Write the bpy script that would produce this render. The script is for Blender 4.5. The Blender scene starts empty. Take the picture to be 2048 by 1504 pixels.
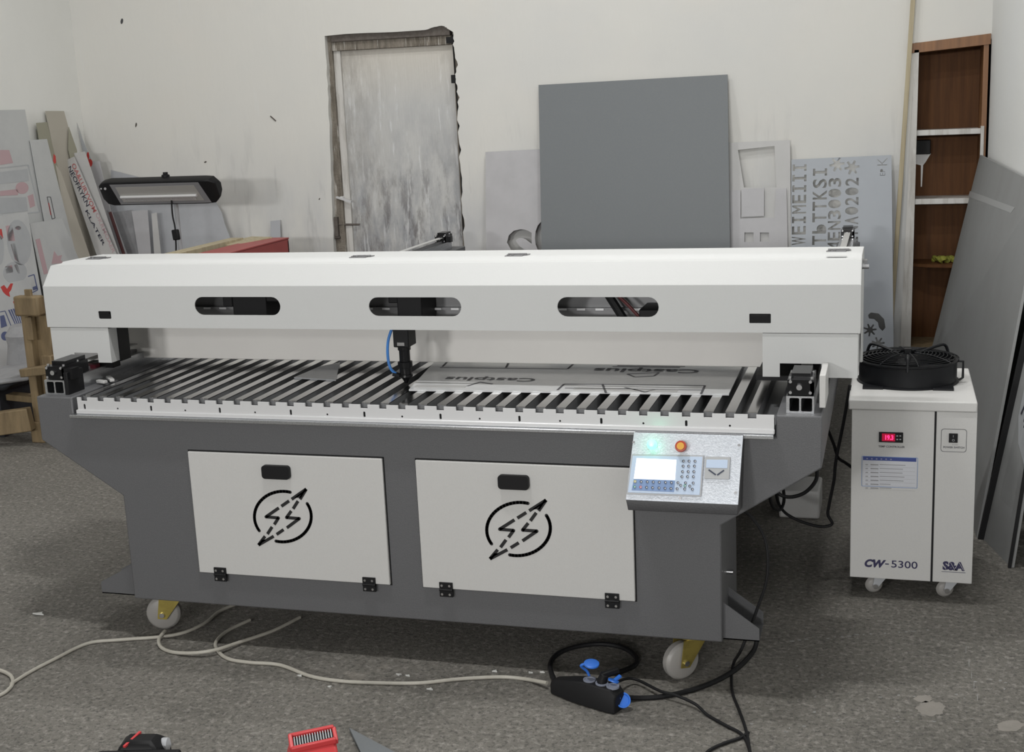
import bpy, bmesh, math, random
from mathutils import Vector, Matrix
random.seed(7)
SC = bpy.context.scene
COL = SC.collection
PI = math.pi
V = Vector

# ---------------------------------------------------------------- camera model
CAM = V((2.7297, -4.0038, 1.9194)); YAW, PIT, ROL, FPX = 0.2908, -0.2117, -0.0446, 2580.8
_f = V((-math.sin(YAW)*math.cos(PIT), math.cos(YAW)*math.cos(PIT), math.sin(PIT)))
_r0 = V((math.cos(YAW), math.sin(YAW), 0)); _u0 = _r0.cross(_f)
_r = _r0*math.cos(ROL) + _u0*math.sin(ROL); _u = -_r0*math.sin(ROL) + _u0*math.cos(ROL)

def ray(u, v): return _f + _r*((u-1024)/FPX) - _u*((v-752)/FPX)
def at(u, v, ax, val):
    """world point seen at a photo pixel, on the plane x/y/z = val"""
    d = ray(u, v); i = 'xyz'.index(ax); t = (val-CAM[i])/d[i]; return CAM + d*t
def on(u, v, p0, n):
    d = ray(u, v); t = (p0-CAM).dot(n)/d.dot(n); return CAM + d*t

cam = bpy.data.objects.new('camera', bpy.data.cameras.new('camera')); COL.objects.link(cam)
cam.matrix_world = Matrix(((_r.x, _u.x, -_f.x, CAM.x), (_r.y, _u.y, -_f.y, CAM.y), (_r.z, _u.z, -_f.z, CAM.z), (0, 0, 0, 1)))
cam.data.sensor_fit = 'HORIZONTAL'; cam.data.sensor_width = 36; cam.data.lens = 36*FPX/2048
cam.data.clip_start = .05; cam.data.clip_end = 60
SC.camera = cam

# ---------------------------------------------------------------- materials
MATS = {}
def mat(name, col, rough=.5, metal=0, **k):
    if name in MATS: return MATS[name]
    m = bpy.data.materials.new(name); m.use_nodes = True; MATS[name] = m
    N, L = m.node_tree.nodes, m.node_tree.links
    b = N['Principled BSDF']
    b.inputs['Base Color'].default_value = (*col, 1); b.inputs['Roughness'].default_value = rough; b.inputs['Metallic'].default_value = metal
    if 'spec' in k: b.inputs['Specular IOR Level'].default_value = k['spec']
    if 'trans' in k: b.inputs['Transmission Weight'].default_value = k['trans']
    if 'alpha' in k: b.inputs['Alpha'].default_value = k['alpha']
    if 'coat' in k: b.inputs['Coat Weight'].default_value = k['coat']
    if 'emit' in k:
        b.inputs['Emission Color'].default_value = (*k['emit'], 1); b.inputs['Emission Strength'].default_value = k.get('power', 1)
    tc = N.new('ShaderNodeTexCoord')
    def noise(scale, detail=4, r=.55, stretch=None):
        n = N.new('ShaderNodeTexNoise'); n.inputs['Scale'].default_value = scale; n.inputs['Detail'].default_value = detail; n.inputs['Roughness'].default_value = r
        if stretch:
            mp = N.new('ShaderNodeMapping'); mp.inputs['Scale'].default_value = stretch
            L.new(tc.outputs['Object'], mp.inputs['Vector']); L.new(mp.outputs[0], n.inputs['Vector'])
        else: L.new(tc.outputs['Object'], n.inputs['Vector'])
        return n.outputs['Fac']
    def ramp(src, a, b_, ca=(0, 0, 0), cb=(1, 1, 1)):
        r = N.new('ShaderNodeValToRGB'); e = r.color_ramp.elements
        e[0].position, e[1].position = a, b_; e[0].color, e[1].color = (*ca, 1), (*cb, 1)
        L.new(src, r.inputs[0]); return r.outputs[0]
    cur = [b.inputs['Base Color'].default_value[:3], None]
    def mix(fac, col2, kind='MIX', amount=1.0):
        x = N.new('ShaderNodeMix'); x.data_type = 'RGBA'; x.blend_type = kind
        if cur[1] is None: x.inputs['A'].default_value = (*cur[0], 1)
        else: L.new(cur[1], x.inputs['A'])
        if isinstance(col2, tuple): x.inputs['B'].default_value = (*col2, 1)
        else: L.new(col2, x.inputs['B'])
        if fac is None: x.inputs['Factor'].default_value = amount
        else:
            if amount != 1.0:
                mu = N.new('ShaderNodeMath'); mu.operation = 'MULTIPLY'; mu.inputs[1].default_value = amount
                L.new(fac, mu.inputs[0]); fac = mu.outputs[0]
            L.new(fac, x.inputs['Factor'])
        cur[1] = x.outputs['Result']; L.new(cur[1], b.inputs['Base Color'])
    def bump(src, strength, dist=.01):
        bp = N.new('ShaderNodeBump'); bp.inputs['Strength'].default_value = strength; bp.inputs['Distance'].default_value = dist
        L.new(src, bp.inputs['Height']); L.new(bp.outputs[0], b.inputs['Normal'])
    def zfac(z0, z1, ax='Z'):
        s = N.new('ShaderNodeSeparateXYZ'); g = N.new('ShaderNodeNewGeometry'); L.new(g.outputs['Position'], s.inputs[0])
        r = N.new('ShaderNodeMapRange'); r.inputs['From Min'].default_value = z0; r.inputs['From Max'].default_value = z1
        L.new(s.outputs[ax], r.inputs['Value']); return r.outputs[0]
    def mul(a, c):
        mu = N.new('ShaderNodeMath'); mu.operation = 'MULTIPLY'; L.new(a, mu.inputs[0]); L.new(c, mu.inputs[1]); return mu.outputs[0]
    if 'fn' in k: k['fn'](dict(N=N, L=L, b=b, tc=tc, noise=noise, ramp=ramp, mix=mix, bump=bump, zfac=zfac, mul=mul))
    return m

def plaster(e):
    n = e['noise']
    e['mix'](e['ramp'](n(.9, 5), .42, .7), (.61, .615, .61), amount=.5)
    e['mix'](e['ramp'](n(2.2, 6), .5, .75), (.72, .68, .62), amount=.25)
    e['mix'](e['mul'](e['ramp'](n(1.3, 6, .6, (1.6, 1, .5)), .40, .62), e['zfac'](1.75, 1.0)), (.50, .51, .53), amount=.7)
    e['mix'](e['mul'](e['ramp'](n(6, 5, .6, (1.6, 1, .25)), .58, .68), e['zfac'](1.9, 1.2)), (.40, .40, .40), amount=.4)
    e['mix'](e['ramp'](n(5, 3, .5, (2.5, 1, .22)), .70, .75), (.70, .70, .68), amount=.4)
    e['bump'](n(5, 6, .5, (1.6, 1, .5)), .22, .02)
def plaster2(e):
    n = e['noise']
    e['mix'](e['ramp'](n(1.1, 5), .4, .7), (.76, .76, .73), amount=.5)
    e['bump'](n(5, 5), .2, .02)
def concrete(e):
    n = e['noise']
    e['mix'](e['ramp'](n(.8, 5), .4, .68), (.185, .174, .155), amount=.8)
    e['mix'](e['ramp'](n(2.2, 6, .65), .5, .72), (.095, .09, .08), amount=.7)
    e['mix'](e['ramp'](n(42, 4, .7), .50, .68), (.38, .36, .33), amount=.6)
    e['mix'](e['ramp'](n(60, 4, .75), .50, .64), (.045, .043, .04), amount=.75)
    e['mix'](e['ramp'](n(150, 2, .7), .60, .72), (.36, .34, .31), amount=.5)
    e['mix'](e['ramp'](n(1.4, 7, .7), .66, .70), (.30, .275, .24), amount=.5)
    e['bump'](n(70, 5, .7), .5, .01)
def doorpaint(e):
    n = e['noise']
    e['mix'](e['mul'](e['ramp'](n(4, 6, .65, (2.0, 1, .8)), .40, .62), e['zfac'](2.2, 1.0)), (.33, .34, .36), amount=.9)
    e['mix'](e['mul'](e['ramp'](n(6, 7, .72, (1.9, 1, .6)), .49, .62), e['zfac'](1.75, .95)), (.15, .14, .14), amount=.8)
    e['mix'](e['ramp'](n(11, 6, .65, (2.6, 1, .3)), .57, .66), (.72, .73, .74), amount=.6)
    e['mix'](e['zfac'](1.9, 2.35), (.66, .60, .50), amount=.55)
    e['mix'](e['mul'](e['ramp'](n(7, 5, .7, (2, 1, .6)), .35, .6), e['zfac'](-.93, -1.35, 'X')), (.24, .22, .20), amount=.55)
    e['bump'](n(22, 6, .6, (3, 1, .2)), .5, .01)
def rawframe(e):
    n = e['noise']
    e['mix'](e['ramp'](n(8, 6, .65, (3, 1, .5)), .4, .6), (.27, .24, .20), amount=.9)
    e['mix'](e['ramp'](n(11, 5, .65, (4, 1, .3)), .55, .64), (.60, .58, .54), amount=.7)
    e['bump'](n(30, 6, .7), .7, .02)
def wood(c2, sc=(14, 2, .7)):
    def f(e):
        e['mix'](e['ramp'](e['noise'](3, 6, .6, sc), .35, .7), c2, amount=.85)
        e['bump'](e['noise'](6, 4, .6, sc), .2, .005)
    return f
def speckle(c2, sc=160, am=.3, bp=.12):
    def f(e):
        e['mix'](e['ramp'](e['noise'](sc, 2), .45, .65), c2, amount=am)
        e['bump'](e['noise'](sc*1.3, 2), bp, .003)
    return f
def smudge(c2, am=.5, sc=4):
    def f(e):
        e['mix'](e['ramp'](e['noise'](sc, 6, .65), .42, .7), c2, amount=am)
    return f
def peel(e):
    e['mix'](e['ramp'](e['noise'](7, 6, .65, (3, 3, .4)), .45, .6), (.42, .40, .37), amount=.8)
    e['bump'](e['noise'](14, 5), .4, .01)
def brushed(e):
    e['mix'](e['ramp'](e['noise'](30, 4, .6, (6, .4, 6)), .4, .7), (.42, .43, .45), amount=.7)
def galv(e):
    e['mix'](e['ramp'](e['noise'](120, 3, .7), .4, .65), (.50, .53, .58), amount=.8)
    e['bump'](e['noise'](160, 3, .7), .35, .002)

M = dict(
 wall=mat('plaster_back', (.69, .68, .645), .85, fn=plaster),
 wall_l=mat('plaster_left', (.82, .82, .79), .85, fn=plaster2),
 wall_r=mat('plaster_right', (.76, .77, .765), .8, fn=plaster2),
 ceil=mat('ceiling_paint', (.22, .22, .215), .9),
 floor=mat('concrete_floor', (.15, .141, .124), .82, fn=concrete),
 chip=mat('pale_chip', (.62, .62, .60), .8),
 patch=mat('floor_patch', (.27, .25, .225), .9, fn=smudge((.2, .19, .17), .6, 20)),
 stain=mat('floor_stain', (.30, .30, .29), .8, fn=smudge((.12, .12, .11), .7, 9)),
 door=mat('door_paint', (.55, .55, .54), .7, fn=doorpaint),
 frame=mat('door_frame_raw', (.15, .13, .105), .85, fn=rawframe),
 rust=mat('old_iron', (.10, .085, .075), .6, .3, fn=smudge((.2, .18, .16), .5, 30)),
 white=mat('white_enamel', (.545, .55, .547), .5, spec=.2, fn=speckle((.525, .53, .527), 180, .3, .05)),
 white2=mat('white_matte_enamel', (.56, .555, .545), .42, fn=speckle((.525, .52, .51), 220, .4, .08)),
 cream=mat('cream_panel', (.78, .76, .73), .5, fn=smudge((.72, .69, .67), .4, 3)),
 grey=mat('grey_powder_coat', (.105, .106, .112), .5, fn=speckle((.125, .125, .13), 200, .5, .25)),
 greyd=mat('dark_grey_coat', (.05, .05, .054), .5, fn=speckle((.065, .065, .07), 200, .4, .2)),
 black=mat('black_plastic', (.009, .009, .010), .5, spec=.22),
 blackg=mat('black_gloss', (.007, .007, .008), .25, spec=.3),
 rubber=mat('black_rubber', (.010, .010, .011), .6, spec=.25),
 alu=mat('aluminium', (.66, .67, .69), .28, 1, fn=brushed),
 slat=mat('slat_aluminium', (.60, .60, .60), .16, 1),
 bedfloor=mat('bed_floor', (.15, .153, .158), .5, .2),
 aluw=mat('pale_aluminium', (.68, .68, .69), .42, .35),
 steel=mat('steel', (.7, .7, .72), .22, 1),
 darkmetal=mat('dark_metal', (.20, .20, .205), .4, .5),
 galv=mat('galvanised_plate', (.62, .65, .70), .38, .4, fn=galv),
 zinc=mat('yellow_zinc', (.45, .36, .10), .4, .8, fn=smudge((.25, .2, .06), .6, 20)),
 nylon=mat('white_nylon', (.30, .288, .275), .45, fn=smudge((.3, .28, .26), .5, 18)),
 acry=mat('sheet_film', (.80, .81, .82), .16, .0, alpha=.88, spec=.8, fn=smudge((.58, .59, .60), .7, 3)),
 acry2=mat('sheet_bare', (.46, .47, .49), .2, .0, alpha=.7, fn=smudge((.34, .35, .36), .6, 9)),
 ink=mat('grey_ink', (.10, .10, .11), .6),
 inkl=mat('pale_grey_ink', (.25, .25, .26), .6),
 logo=mat('black_vinyl', (.006, .006, .007), .5),
 navy=mat('navy_ink', (.025, .022, .075), .5),
 bluebar=mat('blue_label', (.035, .06, .24), .45),
 label=mat('label_white', (.55, .56, .60), .45),
 screen=mat('lit_screen', (.8, .85, .9), .2, emit=(.86, .93, 1.0), power=1.1),
 green=mat('lit_green_button', (.3, .9, .6), .3, emit=(.30, 1.0, .62), power=1.0),
 red7=mat('red_digits', (.5, .0, .03), .4, emit=(1, .02, .12), power=3.2),
 redglow=mat('red_display', (.16, .0, .02), .3, emit=(1, .0, .07), power=.28),
 estop=mat('red_mushroom', (.42, .06, .03), .35), yel=mat('yellow_disc', (.70, .36, .05), .5),
 blueg=mat('blue_membrane', (.20, .30, .52), .35), sky=mat('pale_blue_panel', (.52, .62, .78), .3),
 greyp=mat('grey_plastic', (.42, .43, .45), .4), glass=mat('meter_glass', (.55, .62, .70), .1, coat=.5),
 beige=mat('beige_meter', (.42, .43, .44), .4),
 keyd=mat('key_dark', (.03, .04, .07), .4), keyr=mat('key_red', (.5, .06, .08), .4), keyg=mat('key_green', (.03, .25, .17), .4), keyy=mat('key_yellow', (.6, .5, .08), .4),
 blue=mat('blue_plastic', (.035, .17, .66), .4), hose=mat('blue_hose', (.05, .20, .55), .35),
 cablew=mat('white_cable', (.43, .41, .36), .5, fn=smudge((.3, .28, .24), .5, 25)),
 panel=mat('grey_sheet', (.155, .168, .178), .5, fn=speckle((.17, .18, .185), 90, .4, .06)),
 lsheet=mat('letter_sheet', (.36, .385, .42), .45, fn=smudge((.31, .33, .37), .5, 3)),
 wsheet=mat('white_sheet', (.46, .455, .47), .5, fn=smudge((.38, .375, .385), .6, 4)),
 wsheet2=mat('pale_sheet', (.50, .495, .49), .5, fn=smudge((.44, .44, .43), .5, 5)),
 bsheet=mat('bluish_sheet', (.42, .43, .455), .45, fn=smudge((.35, .36, .38), .6, 5)),
 filmw=mat('film_sheet', (.50, .51, .51), .35, fn=smudge((.42, .43, .44), .6, 4)),
 filmg=mat('grey_film', (.41, .425, .44), .3, fn=smudge((.35, .36, .38), .6, 6)),
 olive=mat('olive_board', (.33, .32, .25), .7), beigeb=mat('beige_board', (.46, .43, .37), .7),
 pinkink=mat('pink_ink', (.47, .33, .35), .6), redink=mat('red_ink', (.50, .045, .04), .5), blueink=mat('blue_ink', (.09, .11, .22), .55),
 brownv=mat('brown_veneer', (.135, .06, .024), .6, spec=.15, fn=wood((.075, .034, .016), (9, 9, .5))),
 orangew=mat('orange_wood', (.26, .12, .045), .5, fn=wood((.15, .07, .03), (9, 9, .5))),
 lath=mat('pale_lath', (.48, .42, .29), .7, fn=wood((.33, .27, .17), (12, 12, .4))),
 peel=mat('peeling_white', (.60, .585, .56), .6, fn=peel),
 shelfw=mat('shelf_paint', (.60, .59, .57), .45, fn=peel),
 board=mat('grey_board', (.24, .245, .245), .6, fn=smudge((.20, .20, .195), .5, 3)),
 crate=mat('crate_wood', (.24, .175, .095), .7, fn=wood((.12, .085, .045), (7, 7, 1.2))),
 redbox=mat('red_enamel', (.36, .065, .06), .45, fn=smudge((.28, .05, .05), .5, 6)),
 reds=mat('red_plastic', (.58, .05, .055), .35),
 yellowc=mat('yellow_cloth', (.27, .27, .04), .8, fn=smudge((.12, .14, .02), .8, 40)),
 darkcloth=mat('dark_cloth', (.022, .024, .03), .8), sack=mat('grey_sack', (.30, .30, .31), .8, fn=smudge((.18, .18, .19), .6, 8)),
 quartz=mat('heater_reflector', (.42, .41, .39), .4, .4), heatgrey=mat('heater_bezel', (.20, .20, .21), .5),
 tube=mat('lamp_tube', (.9, .9, .9), .4, emit=(1, .98, .95), power=6),
 fan=mat('fan_black', (.007, .0075, .009), .45, spec=.25),
 redlet=mat('faded_red_ink', (.42, .12, .12), .6),
 bannerink=mat('black_marker', (.03, .03, .05), .6),
)

# ---------------------------------------------------------------- mesh helpers
class MB:
    def __init__(s): s.v, s.f = [], []
    def add(s, v, f):
        o = len(s.v); s.v += [V(p) for p in v]; s.f += [tuple(i+o for i in q) for q in f]; return s
    def box(s, x0, x1, y0, y1, z0, z1):
        return s.add([(x0, y0, z0), (x1, y0, z0), (x1, y1, z0), (x0, y1, z0), (x0, y0, z1), (x1, y0, z1), (x1, y1, z1), (x0, y1, z1)],
                     [(0, 3, 2, 1), (4, 5, 6, 7), (0, 1, 5, 4), (1, 2, 6, 5), (2, 3, 7, 6), (3, 0, 4, 7)])
    def obox(s, o, a, b, c):
        """box from corner o along the three edge vectors"""
        o, a, b, c = V(o), V(a), V(b), V(c)
        return s.add([o, o+a, o+a+b, o+b, o+c, o+a+c, o+a+b+c, o+b+c],
                     [(0, 3, 2, 1), (4, 5, 6, 7), (0, 1, 5, 4), (1, 2, 6, 5), (2, 3, 7, 6), (3, 0, 4, 7)])
    def bar(s, p, q, w, h, up=(0, 0, 1)):
        p, q = V(p), V(q); d = (q-p); n = d.normalized(); a = n.cross(V(up))
        if a.length < 1e-4: a = n.cross(V((1, 0, 0)))
        a.normalize(); c = a.cross(n).normalized()
        return s.obox(p-a*w/2-c*h/2, a*w, d, c*h)
    def loft(s, loops, cap=True):
        o = len(s.v); n = len(loops[0])
        for l in loops: s.v += [V(p) for p in l]
        for k in range(len(loops)-1):
            for i in range(n):
                j = (i+1) % n; s.f.append((o+k*n+i, o+k*n+j, o+(k+1)*n+j, o+(k+1)*n+i))
        if cap:
            s.f.append(tuple(o+i for i in reversed(range(n)))); s.f.append(tuple(o+(len(loops)-1)*n+i for i in range(n)))
        return s
    def prism(s, pts, off):
        off = V(off); return s.loft([pts, [V(p)+off for p in pts]])
    def cyl(s, p, q, r0, r1=None, n=20):
        p, q = V(p), V(q); r1 = r0 if r1 is None else r1; d = (q-p).normalized()
        a = d.orthogonal().normalized(); c = d.cross(a)
        L = lambda o, r: [o+a*math.cos(2*PI*i/n)*r+c*math.sin(2*PI*i/n)*r for i in range(n)]
        return s.loft([L(p, r0), L(q, r1)])
    def lathe(s, p, d, prof, n=24):
        """profile of (radius, height) pairs turned about the axis p + h*d"""
        p, d = V(p), V(d).normalized(); a = d.orthogonal().normalized(); c = d.cross(a)
        return s.loft([[p+d*h+a*math.cos(2*PI*i/n)*max(r, 1e-4)+c*math.sin(2*PI*i/n)*max(r, 1e-4) for i in range(n)] for r, h in prof])
    def tube(s, pts, r, n=8, closed=False):
        pts = [V(p) for p in pts]; loops = []; a = None; m = len(pts)
        for i, p in enumerate(pts):
            if closed: d = pts[(i+1) % m]-pts[i-1]
            else: d = pts[min(i+1, m-1)]-pts[max(i-1, 0)]
            d.normalize()
            if a is None: a = d.orthogonal().normalized()
            a = (a-d*a.dot(d)); a = a.normalized() if a.length > 1e-5 else d.orthogonal().normalized()
            c = d.cross(a); loops.append([p+a*math.cos(2*PI*k/n)*r+c*math.sin(2*PI*k/n)*r for k in range(n)])
        if closed: loops.append(loops[0]); return s.loft(loops, False)
        return s.loft(loops)
    def flat(s, mesh2d, o, ux, uy, thick=0.0):
        """verts2d, faces laid on a plane"""
        o, ux, uy = V(o), V(ux), V(uy); un = ux.cross(uy)
        vs, fs = mesh2d; return s.add([o+ux*p[0]+uy*p[1]+un*(p[2]+thick) for p in vs], fs)

def spline(pts, n=6):
    pts = [V(p) for p in pts]; out = []
    for i in range(len(pts)-1):
        p0, p1, p2, p3 = pts[max(i-1, 0)], pts[i], pts[i+1], pts[min(i+2, len(pts)-1)]
        for k in range(n):
            t = k/n; out.append(.5*((2*p1)+(p2-p0)*t+(2*p0-5*p1+4*p2-p3)*t*t+(-p0+3*p1-3*p2+p3)*t**3))
    out.append(pts[-1]); return out

def orgn(o):
    t = V((0, 0, 0))
    while o: t = t + o.location; o = o.parent
    return t
def build(mb, name, m, parent=None, bevel=0, smooth=35, loc=None):
    """one mesh object; vertices are given in world space"""
    me = bpy.data.meshes.new(name); base = orgn(parent) + (V(loc) if loc else V((0, 0, 0)))
    me.from_pydata([tuple(p-base) for p in mb.v], [], mb.f)
    bm = bmesh.new(); bm.from_mesh(me); bmesh.ops.recalc_face_normals(bm, faces=bm.faces); bm.to_mesh(me); bm.free()
    me.materials.append(m)
    o = bpy.data.objects.new(name, me); COL.objects.link(o); o.parent = parent
    if loc: o.location = loc
    if smooth:
        me.polygons.foreach_set('use_smooth', [True]*len(me.polygons)); me.set_sharp_from_angle(angle=math.radians(smooth))
    if bevel:
        b = o.modifiers.new('bevel', 'BEVEL'); b.width = bevel; b.segments = 2; b.limit_method = 'ANGLE'; b.angle_limit = math.radians(40); b.harden_normals = False
    return o
def build_multi(name, parts, parent=None, smooth=35):
    v, f, idx, ms = [], [], [], []
    for mb, m in parts:
        o = len(v); v += mb.v; f += [tuple(i+o for i in q) for q in mb.f]; idx += [len(ms)]*len(mb.f); ms.append(m)
    al = MB(); al.v, al.f = v, f
    ob = build(al, name, ms[0], parent, smooth=smooth)
    for m in ms[1:]: ob.data.materials.append(m)
    ob.data.polygons.foreach_set('material_index', idx); return ob
def thing(name, label, cat, loc, group=None):
    o = bpy.data.objects.new(name, None); COL.objects.link(o); o.location = loc; o.empty_display_size = .1
    return tag(o, label, cat, group)
def tag(o, label, cat, group=None, kind=None):
    o['label'] = label; o['category'] = cat
    if not 4 <= len(label.split()) <= 16: print('LABELWORDS', len(label.split()), o.name, label)
    if group: o['group'] = group
    if kind: o['kind'] = kind
    return o
def struct(mb, name, m, parent=None, **k):
    o = build(mb, name, m, parent, **k)
    if parent is None: o['kind'] = 'structure'
    return o
def box(*a): return MB().box(*a)

def plate(outer, holes=(), thick=.004):
    """flat outline with holes -> (verts, faces) in its own xy plane, thickness along z, front at z=thick"""
    cu = bpy.data.curves.new('outline', 'CURVE'); cu.dimensions = '2D'; cu.fill_mode = 'BOTH'; cu.extrude = thick/2
    for l in [outer, *holes]:
        sp = cu.splines.new('POLY'); sp.points.add(len(l)-1)
        for i, p in enumerate(l): sp.points[i].co = (p[0], p[1], 0, 1)
        sp.use_cyclic_u = True
    o = bpy.data.objects.new('outline', cu); me = bpy.data.meshes.new_from_object(o)
    r = ([(v.co.x, v.co.y, v.co.z+thick/2) for v in me.vertices], [tuple(p.vertices) for p in me.polygons])
    bpy.data.objects.remove(o); bpy.data.curves.remove(cu); bpy.data.meshes.remove(me); return r
def text2d(s, size, bold=0, shear=0, extrude=0, spacing=1.0, sx=1.0):
    cu = bpy.data.curves.new('lettering', 'FONT'); cu.body = s; cu.size = size; cu.offset = bold; cu.shear = shear; cu.extrude = extrude
    cu.space_character = spacing; cu.resolution_u = 3; cu.align_x = 'CENTER'; cu.align_y = 'CENTER'
    o = bpy.data.objects.new('lettering', cu); me = bpy.data.meshes.new_from_object(o)
    vs = [(v.co.x*sx, v.co.y, v.co.z) for v in me.vertices]; fs = [tuple(p.vertices) for p in me.polygons]
    edges = {}
    for f in fs:
        for i in range(len(f)):
            a, b = f[i], f[(i+1) % len(f)]; k = (min(a, b), max(a, b)); edges[k] = edges.get(k, 0)+1
    bpy.data.objects.remove(o); bpy.data.curves.remove(cu); bpy.data.meshes.remove(me)
    return vs, fs, edges
def text_outlines(s, size, bold=0, sx=1.0):
    """outer outlines of the letters only (the counters drop out of a cut sheet)"""
    vs, fs, ed = text2d(s, size, bold, sx=sx)
    key = lambda i: (round(vs[i][0], 5), round(vs[i][1], 5))
    cnt = {}
    for f in fs:
        for i in range(len(f)):
            a, b = key(f[i]), key(f[(i+1) % len(f)]); k = (min(a, b), max(a, b)); cnt[k] = cnt.get(k, 0)+1
    nb = {}
    for (a, b), c in cnt.items():
        if c == 1: nb.setdefault(a, []).append(b); nb.setdefault(b, []).append(a)
    loops = []; seen = set()
    for st in nb:
        if st in seen: continue
        l = [st]; seen.add(st); p = st
        while True:
            nx = [q for q in nb[p] if q not in seen]
            if not nx: break
            p = nx[0]; seen.add(p); l.append(p)
        if len(l) > 2: loops.append(l)
    def inside(p, l):
        r = False
        for i in range(len(l)):
            a, b = l[i], l[i-1]
            if (a[1] > p[1]) != (b[1] > p[1]) and p[0] < (b[0]-a[0])*(p[1]-a[1])/(b[1]-a[1])+a[0]: r = not r
        return r
    return [l for l in loops if not any(m is not l and inside(l[0], m) for m in loops)]
def write(s, size, o, ux, uy, m, name, parent, **k):
    vs, fs, _ = text2d(s, size, **k); return build(MB().flat((vs, fs), o, ux, uy, .0006), name, m, parent, smooth=0)
def slot(cx, cy, w, h, n=10):
    r = h/2; return [(cx+w/2-r+math.sin(PI*i/n)*r, cy+r*math.cos(PI*i/n)) for i in range(n+1)] + [(cx-w/2+r-math.sin(PI*i/n)*r, cy-r*math.cos(PI*i/n)) for i in range(n+1)]
def rrect(cx, cy, w, h, r, n=4):
    out = []
    for sx, sy, a0 in ((1, 1, 0), (-1, 1, PI/2), (-1, -1, PI), (1, -1, 1.5*PI)):
        for i in range(n+1):
            a = a0+PI/2*i/n; out.append((cx+sx*(w/2-r)+r*math.cos(a), cy+sy*(h/2-r)+r*math.sin(a)))
    return out
X, Y, Z = V((1, 0, 0)), V((0, 1, 0)), V((0, 0, 1))

# ================================================================ THE ROOM
YW = 5.3                                      # face of the back wall
XL, XR = -3.6, 3.34
struct(box(-8, 8, -16, 7.5, -.15, 0), 'floor', M['floor'], smooth=0)
struct(box(-8, 8, -16, 7.5, 5.6, 5.75), 'ceiling', M['ceil'], smooth=0)
wy = lambda u, v: (lambda p: (p.x, p.z))(at(u, v, 'y', YW))
# door opening with broken plaster edges
dl = [(650, 72), (655, 170), (657, 215), (661, 300), (664, 400), (668, 500)]
dr = [(905, 64), (907, 95), (913, 130), (910, 165), (918, 195), (917, 240), (920, 300), (922, 370), (926, 440), (931, 500)]
L_ = [wy(*p) for p in dl]; R_ = [wy(*p) for p in dr]
top = [wy(u, v) for u, v in ((690, 68), (730, 66), (790, 64), (850, 60), (868, 54), (884, 51), (896, 56))]
jag = lambda l, k=.012: [(x+random.uniform(-k, k), z) for x, z in l]
def dense(l, k=5):
    o = []
    for a, b in zip(l, l[1:]): o += [(a[0]+(b[0]-a[0])*i/k, a[1]+(b[1]-a[1])*i/k) for i in range(k)]
    return o+[l[-1]]
hole = [(L_[-1][0]-.02, -.2)] + jag(dense(L_[::-1]), .004) + jag(dense(top)) + jag(dense(R_)) + [(R_[-1][0]+.02, -.2)]
nx0, nx1, nzt = wy(1829, 110)[0], XR-.035, wy(1900, 82)[1]
niche = [(nx0-.035, -.2), (nx0, nzt), (nx1+.02, nzt+.012), (nx1+.02, -.2)]
outl = [(XL-.3, 5.6), (XL-.3, 0), (hole[0][0], 0)] + [p for p in hole if p[1] > 0] + [(hole[-1][0], 0), (niche[0][0], 0), niche[1], niche[2], (niche[3][0], 0), (XR+.3, 0), (XR+.3, 5.6)]
struct(MB().flat(plate(outl, (), .22), (0, YW, 0), X, Z, -.22), 'wall_back', M['wall'], smooth=0)
struct(box(XL-1.0, 3.6, YW+.7, YW+.85, 0, 5.6), 'wall_back.001', M['wall_l'], smooth=0)
struct(box(XL-.3, XL, -6, YW+.02, 0, 5.6), 'wall_left', M['wall_l'], smooth=0)
struct(box(XR, XR+.25, -6, YW+.02, 0, 5.6), 'wall_right', M['wall_r'], smooth=0)

# old door leaf and its frame
dz1 = 2.40; dx0, dx1 = L_[0][0]-.02, R_[-1][0]+.03
door = struct(box(at(668, 100, 'y', YW+.1).x, at(925, 300, 'y', YW+.1).x, YW+.10, YW+.145, .01, 2.33), 'door_1', M['door'], smooth=0)
tag(door, 'old door with smeared whitewash set in a raw plaster opening', 'door')
fr = MB().box(dx0-.04, dx0+.045, YW+.05, YW+.20, 0, 2.47).box(dx1-.075, dx1+.05, YW+.075, YW+.2, 0, 2.47).box(dx0+.04, dx1-.075, YW+.055, YW+.2, 2.33, 2.50)
build(fr, 'frame', M['frame'], door, bevel=.004)
build(box(dx0+.045, dx0+.10, YW+.075, YW+.20, 0, 2.34), 'frame_strip', M['peel'], door, bevel=.003)
build(box(dx0+.05, dx1-.075, YW+.03, YW+.2, 2.395, 2.52), 'frame_lintel', M['rust'], door, bevel=.004)
p = at(690, 395, 'y', YW+.09)
build(MB().cyl(p+V((-.01, .02, 0)), p+V((-.01, -.05, 0)), .014, n=12).bar(p+V((-.05, -.045, .008)), p+V((.075, -.055, -.03)), .02, .016), 'handle', M['aluw'], door)
p = at(696, 418, 'y', YW+.095); build(MB().box(p.x-.02, p.x+.02, YW+.094, YW+.10, p.z-.05, p.z+.05).cyl(p+V((0, -.012, 0)), p+V((0, .0, 0)), .011, n=10), 'keyhole', M['rust'], door)
p0, p1 = at(676, 449, 'y', YW+.05), at(719, 449, 'y', YW+.08)
build(MB().cyl(p0, p1, .008, n=8).box(p0.x-.07, p0.x+.01, YW+.02, YW+.09, p0.z-.09, p0.z+.06).cyl(p0+V((-.05, -.02, -.1)), p0+V((.02, -.02, -.1)), .01, n=8).cyl(p0+V((-.05, -.02, -.1)), p0+V((-.055, -.02, .03)), .007, n=8), 'bolt', M['rust'], door)
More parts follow.
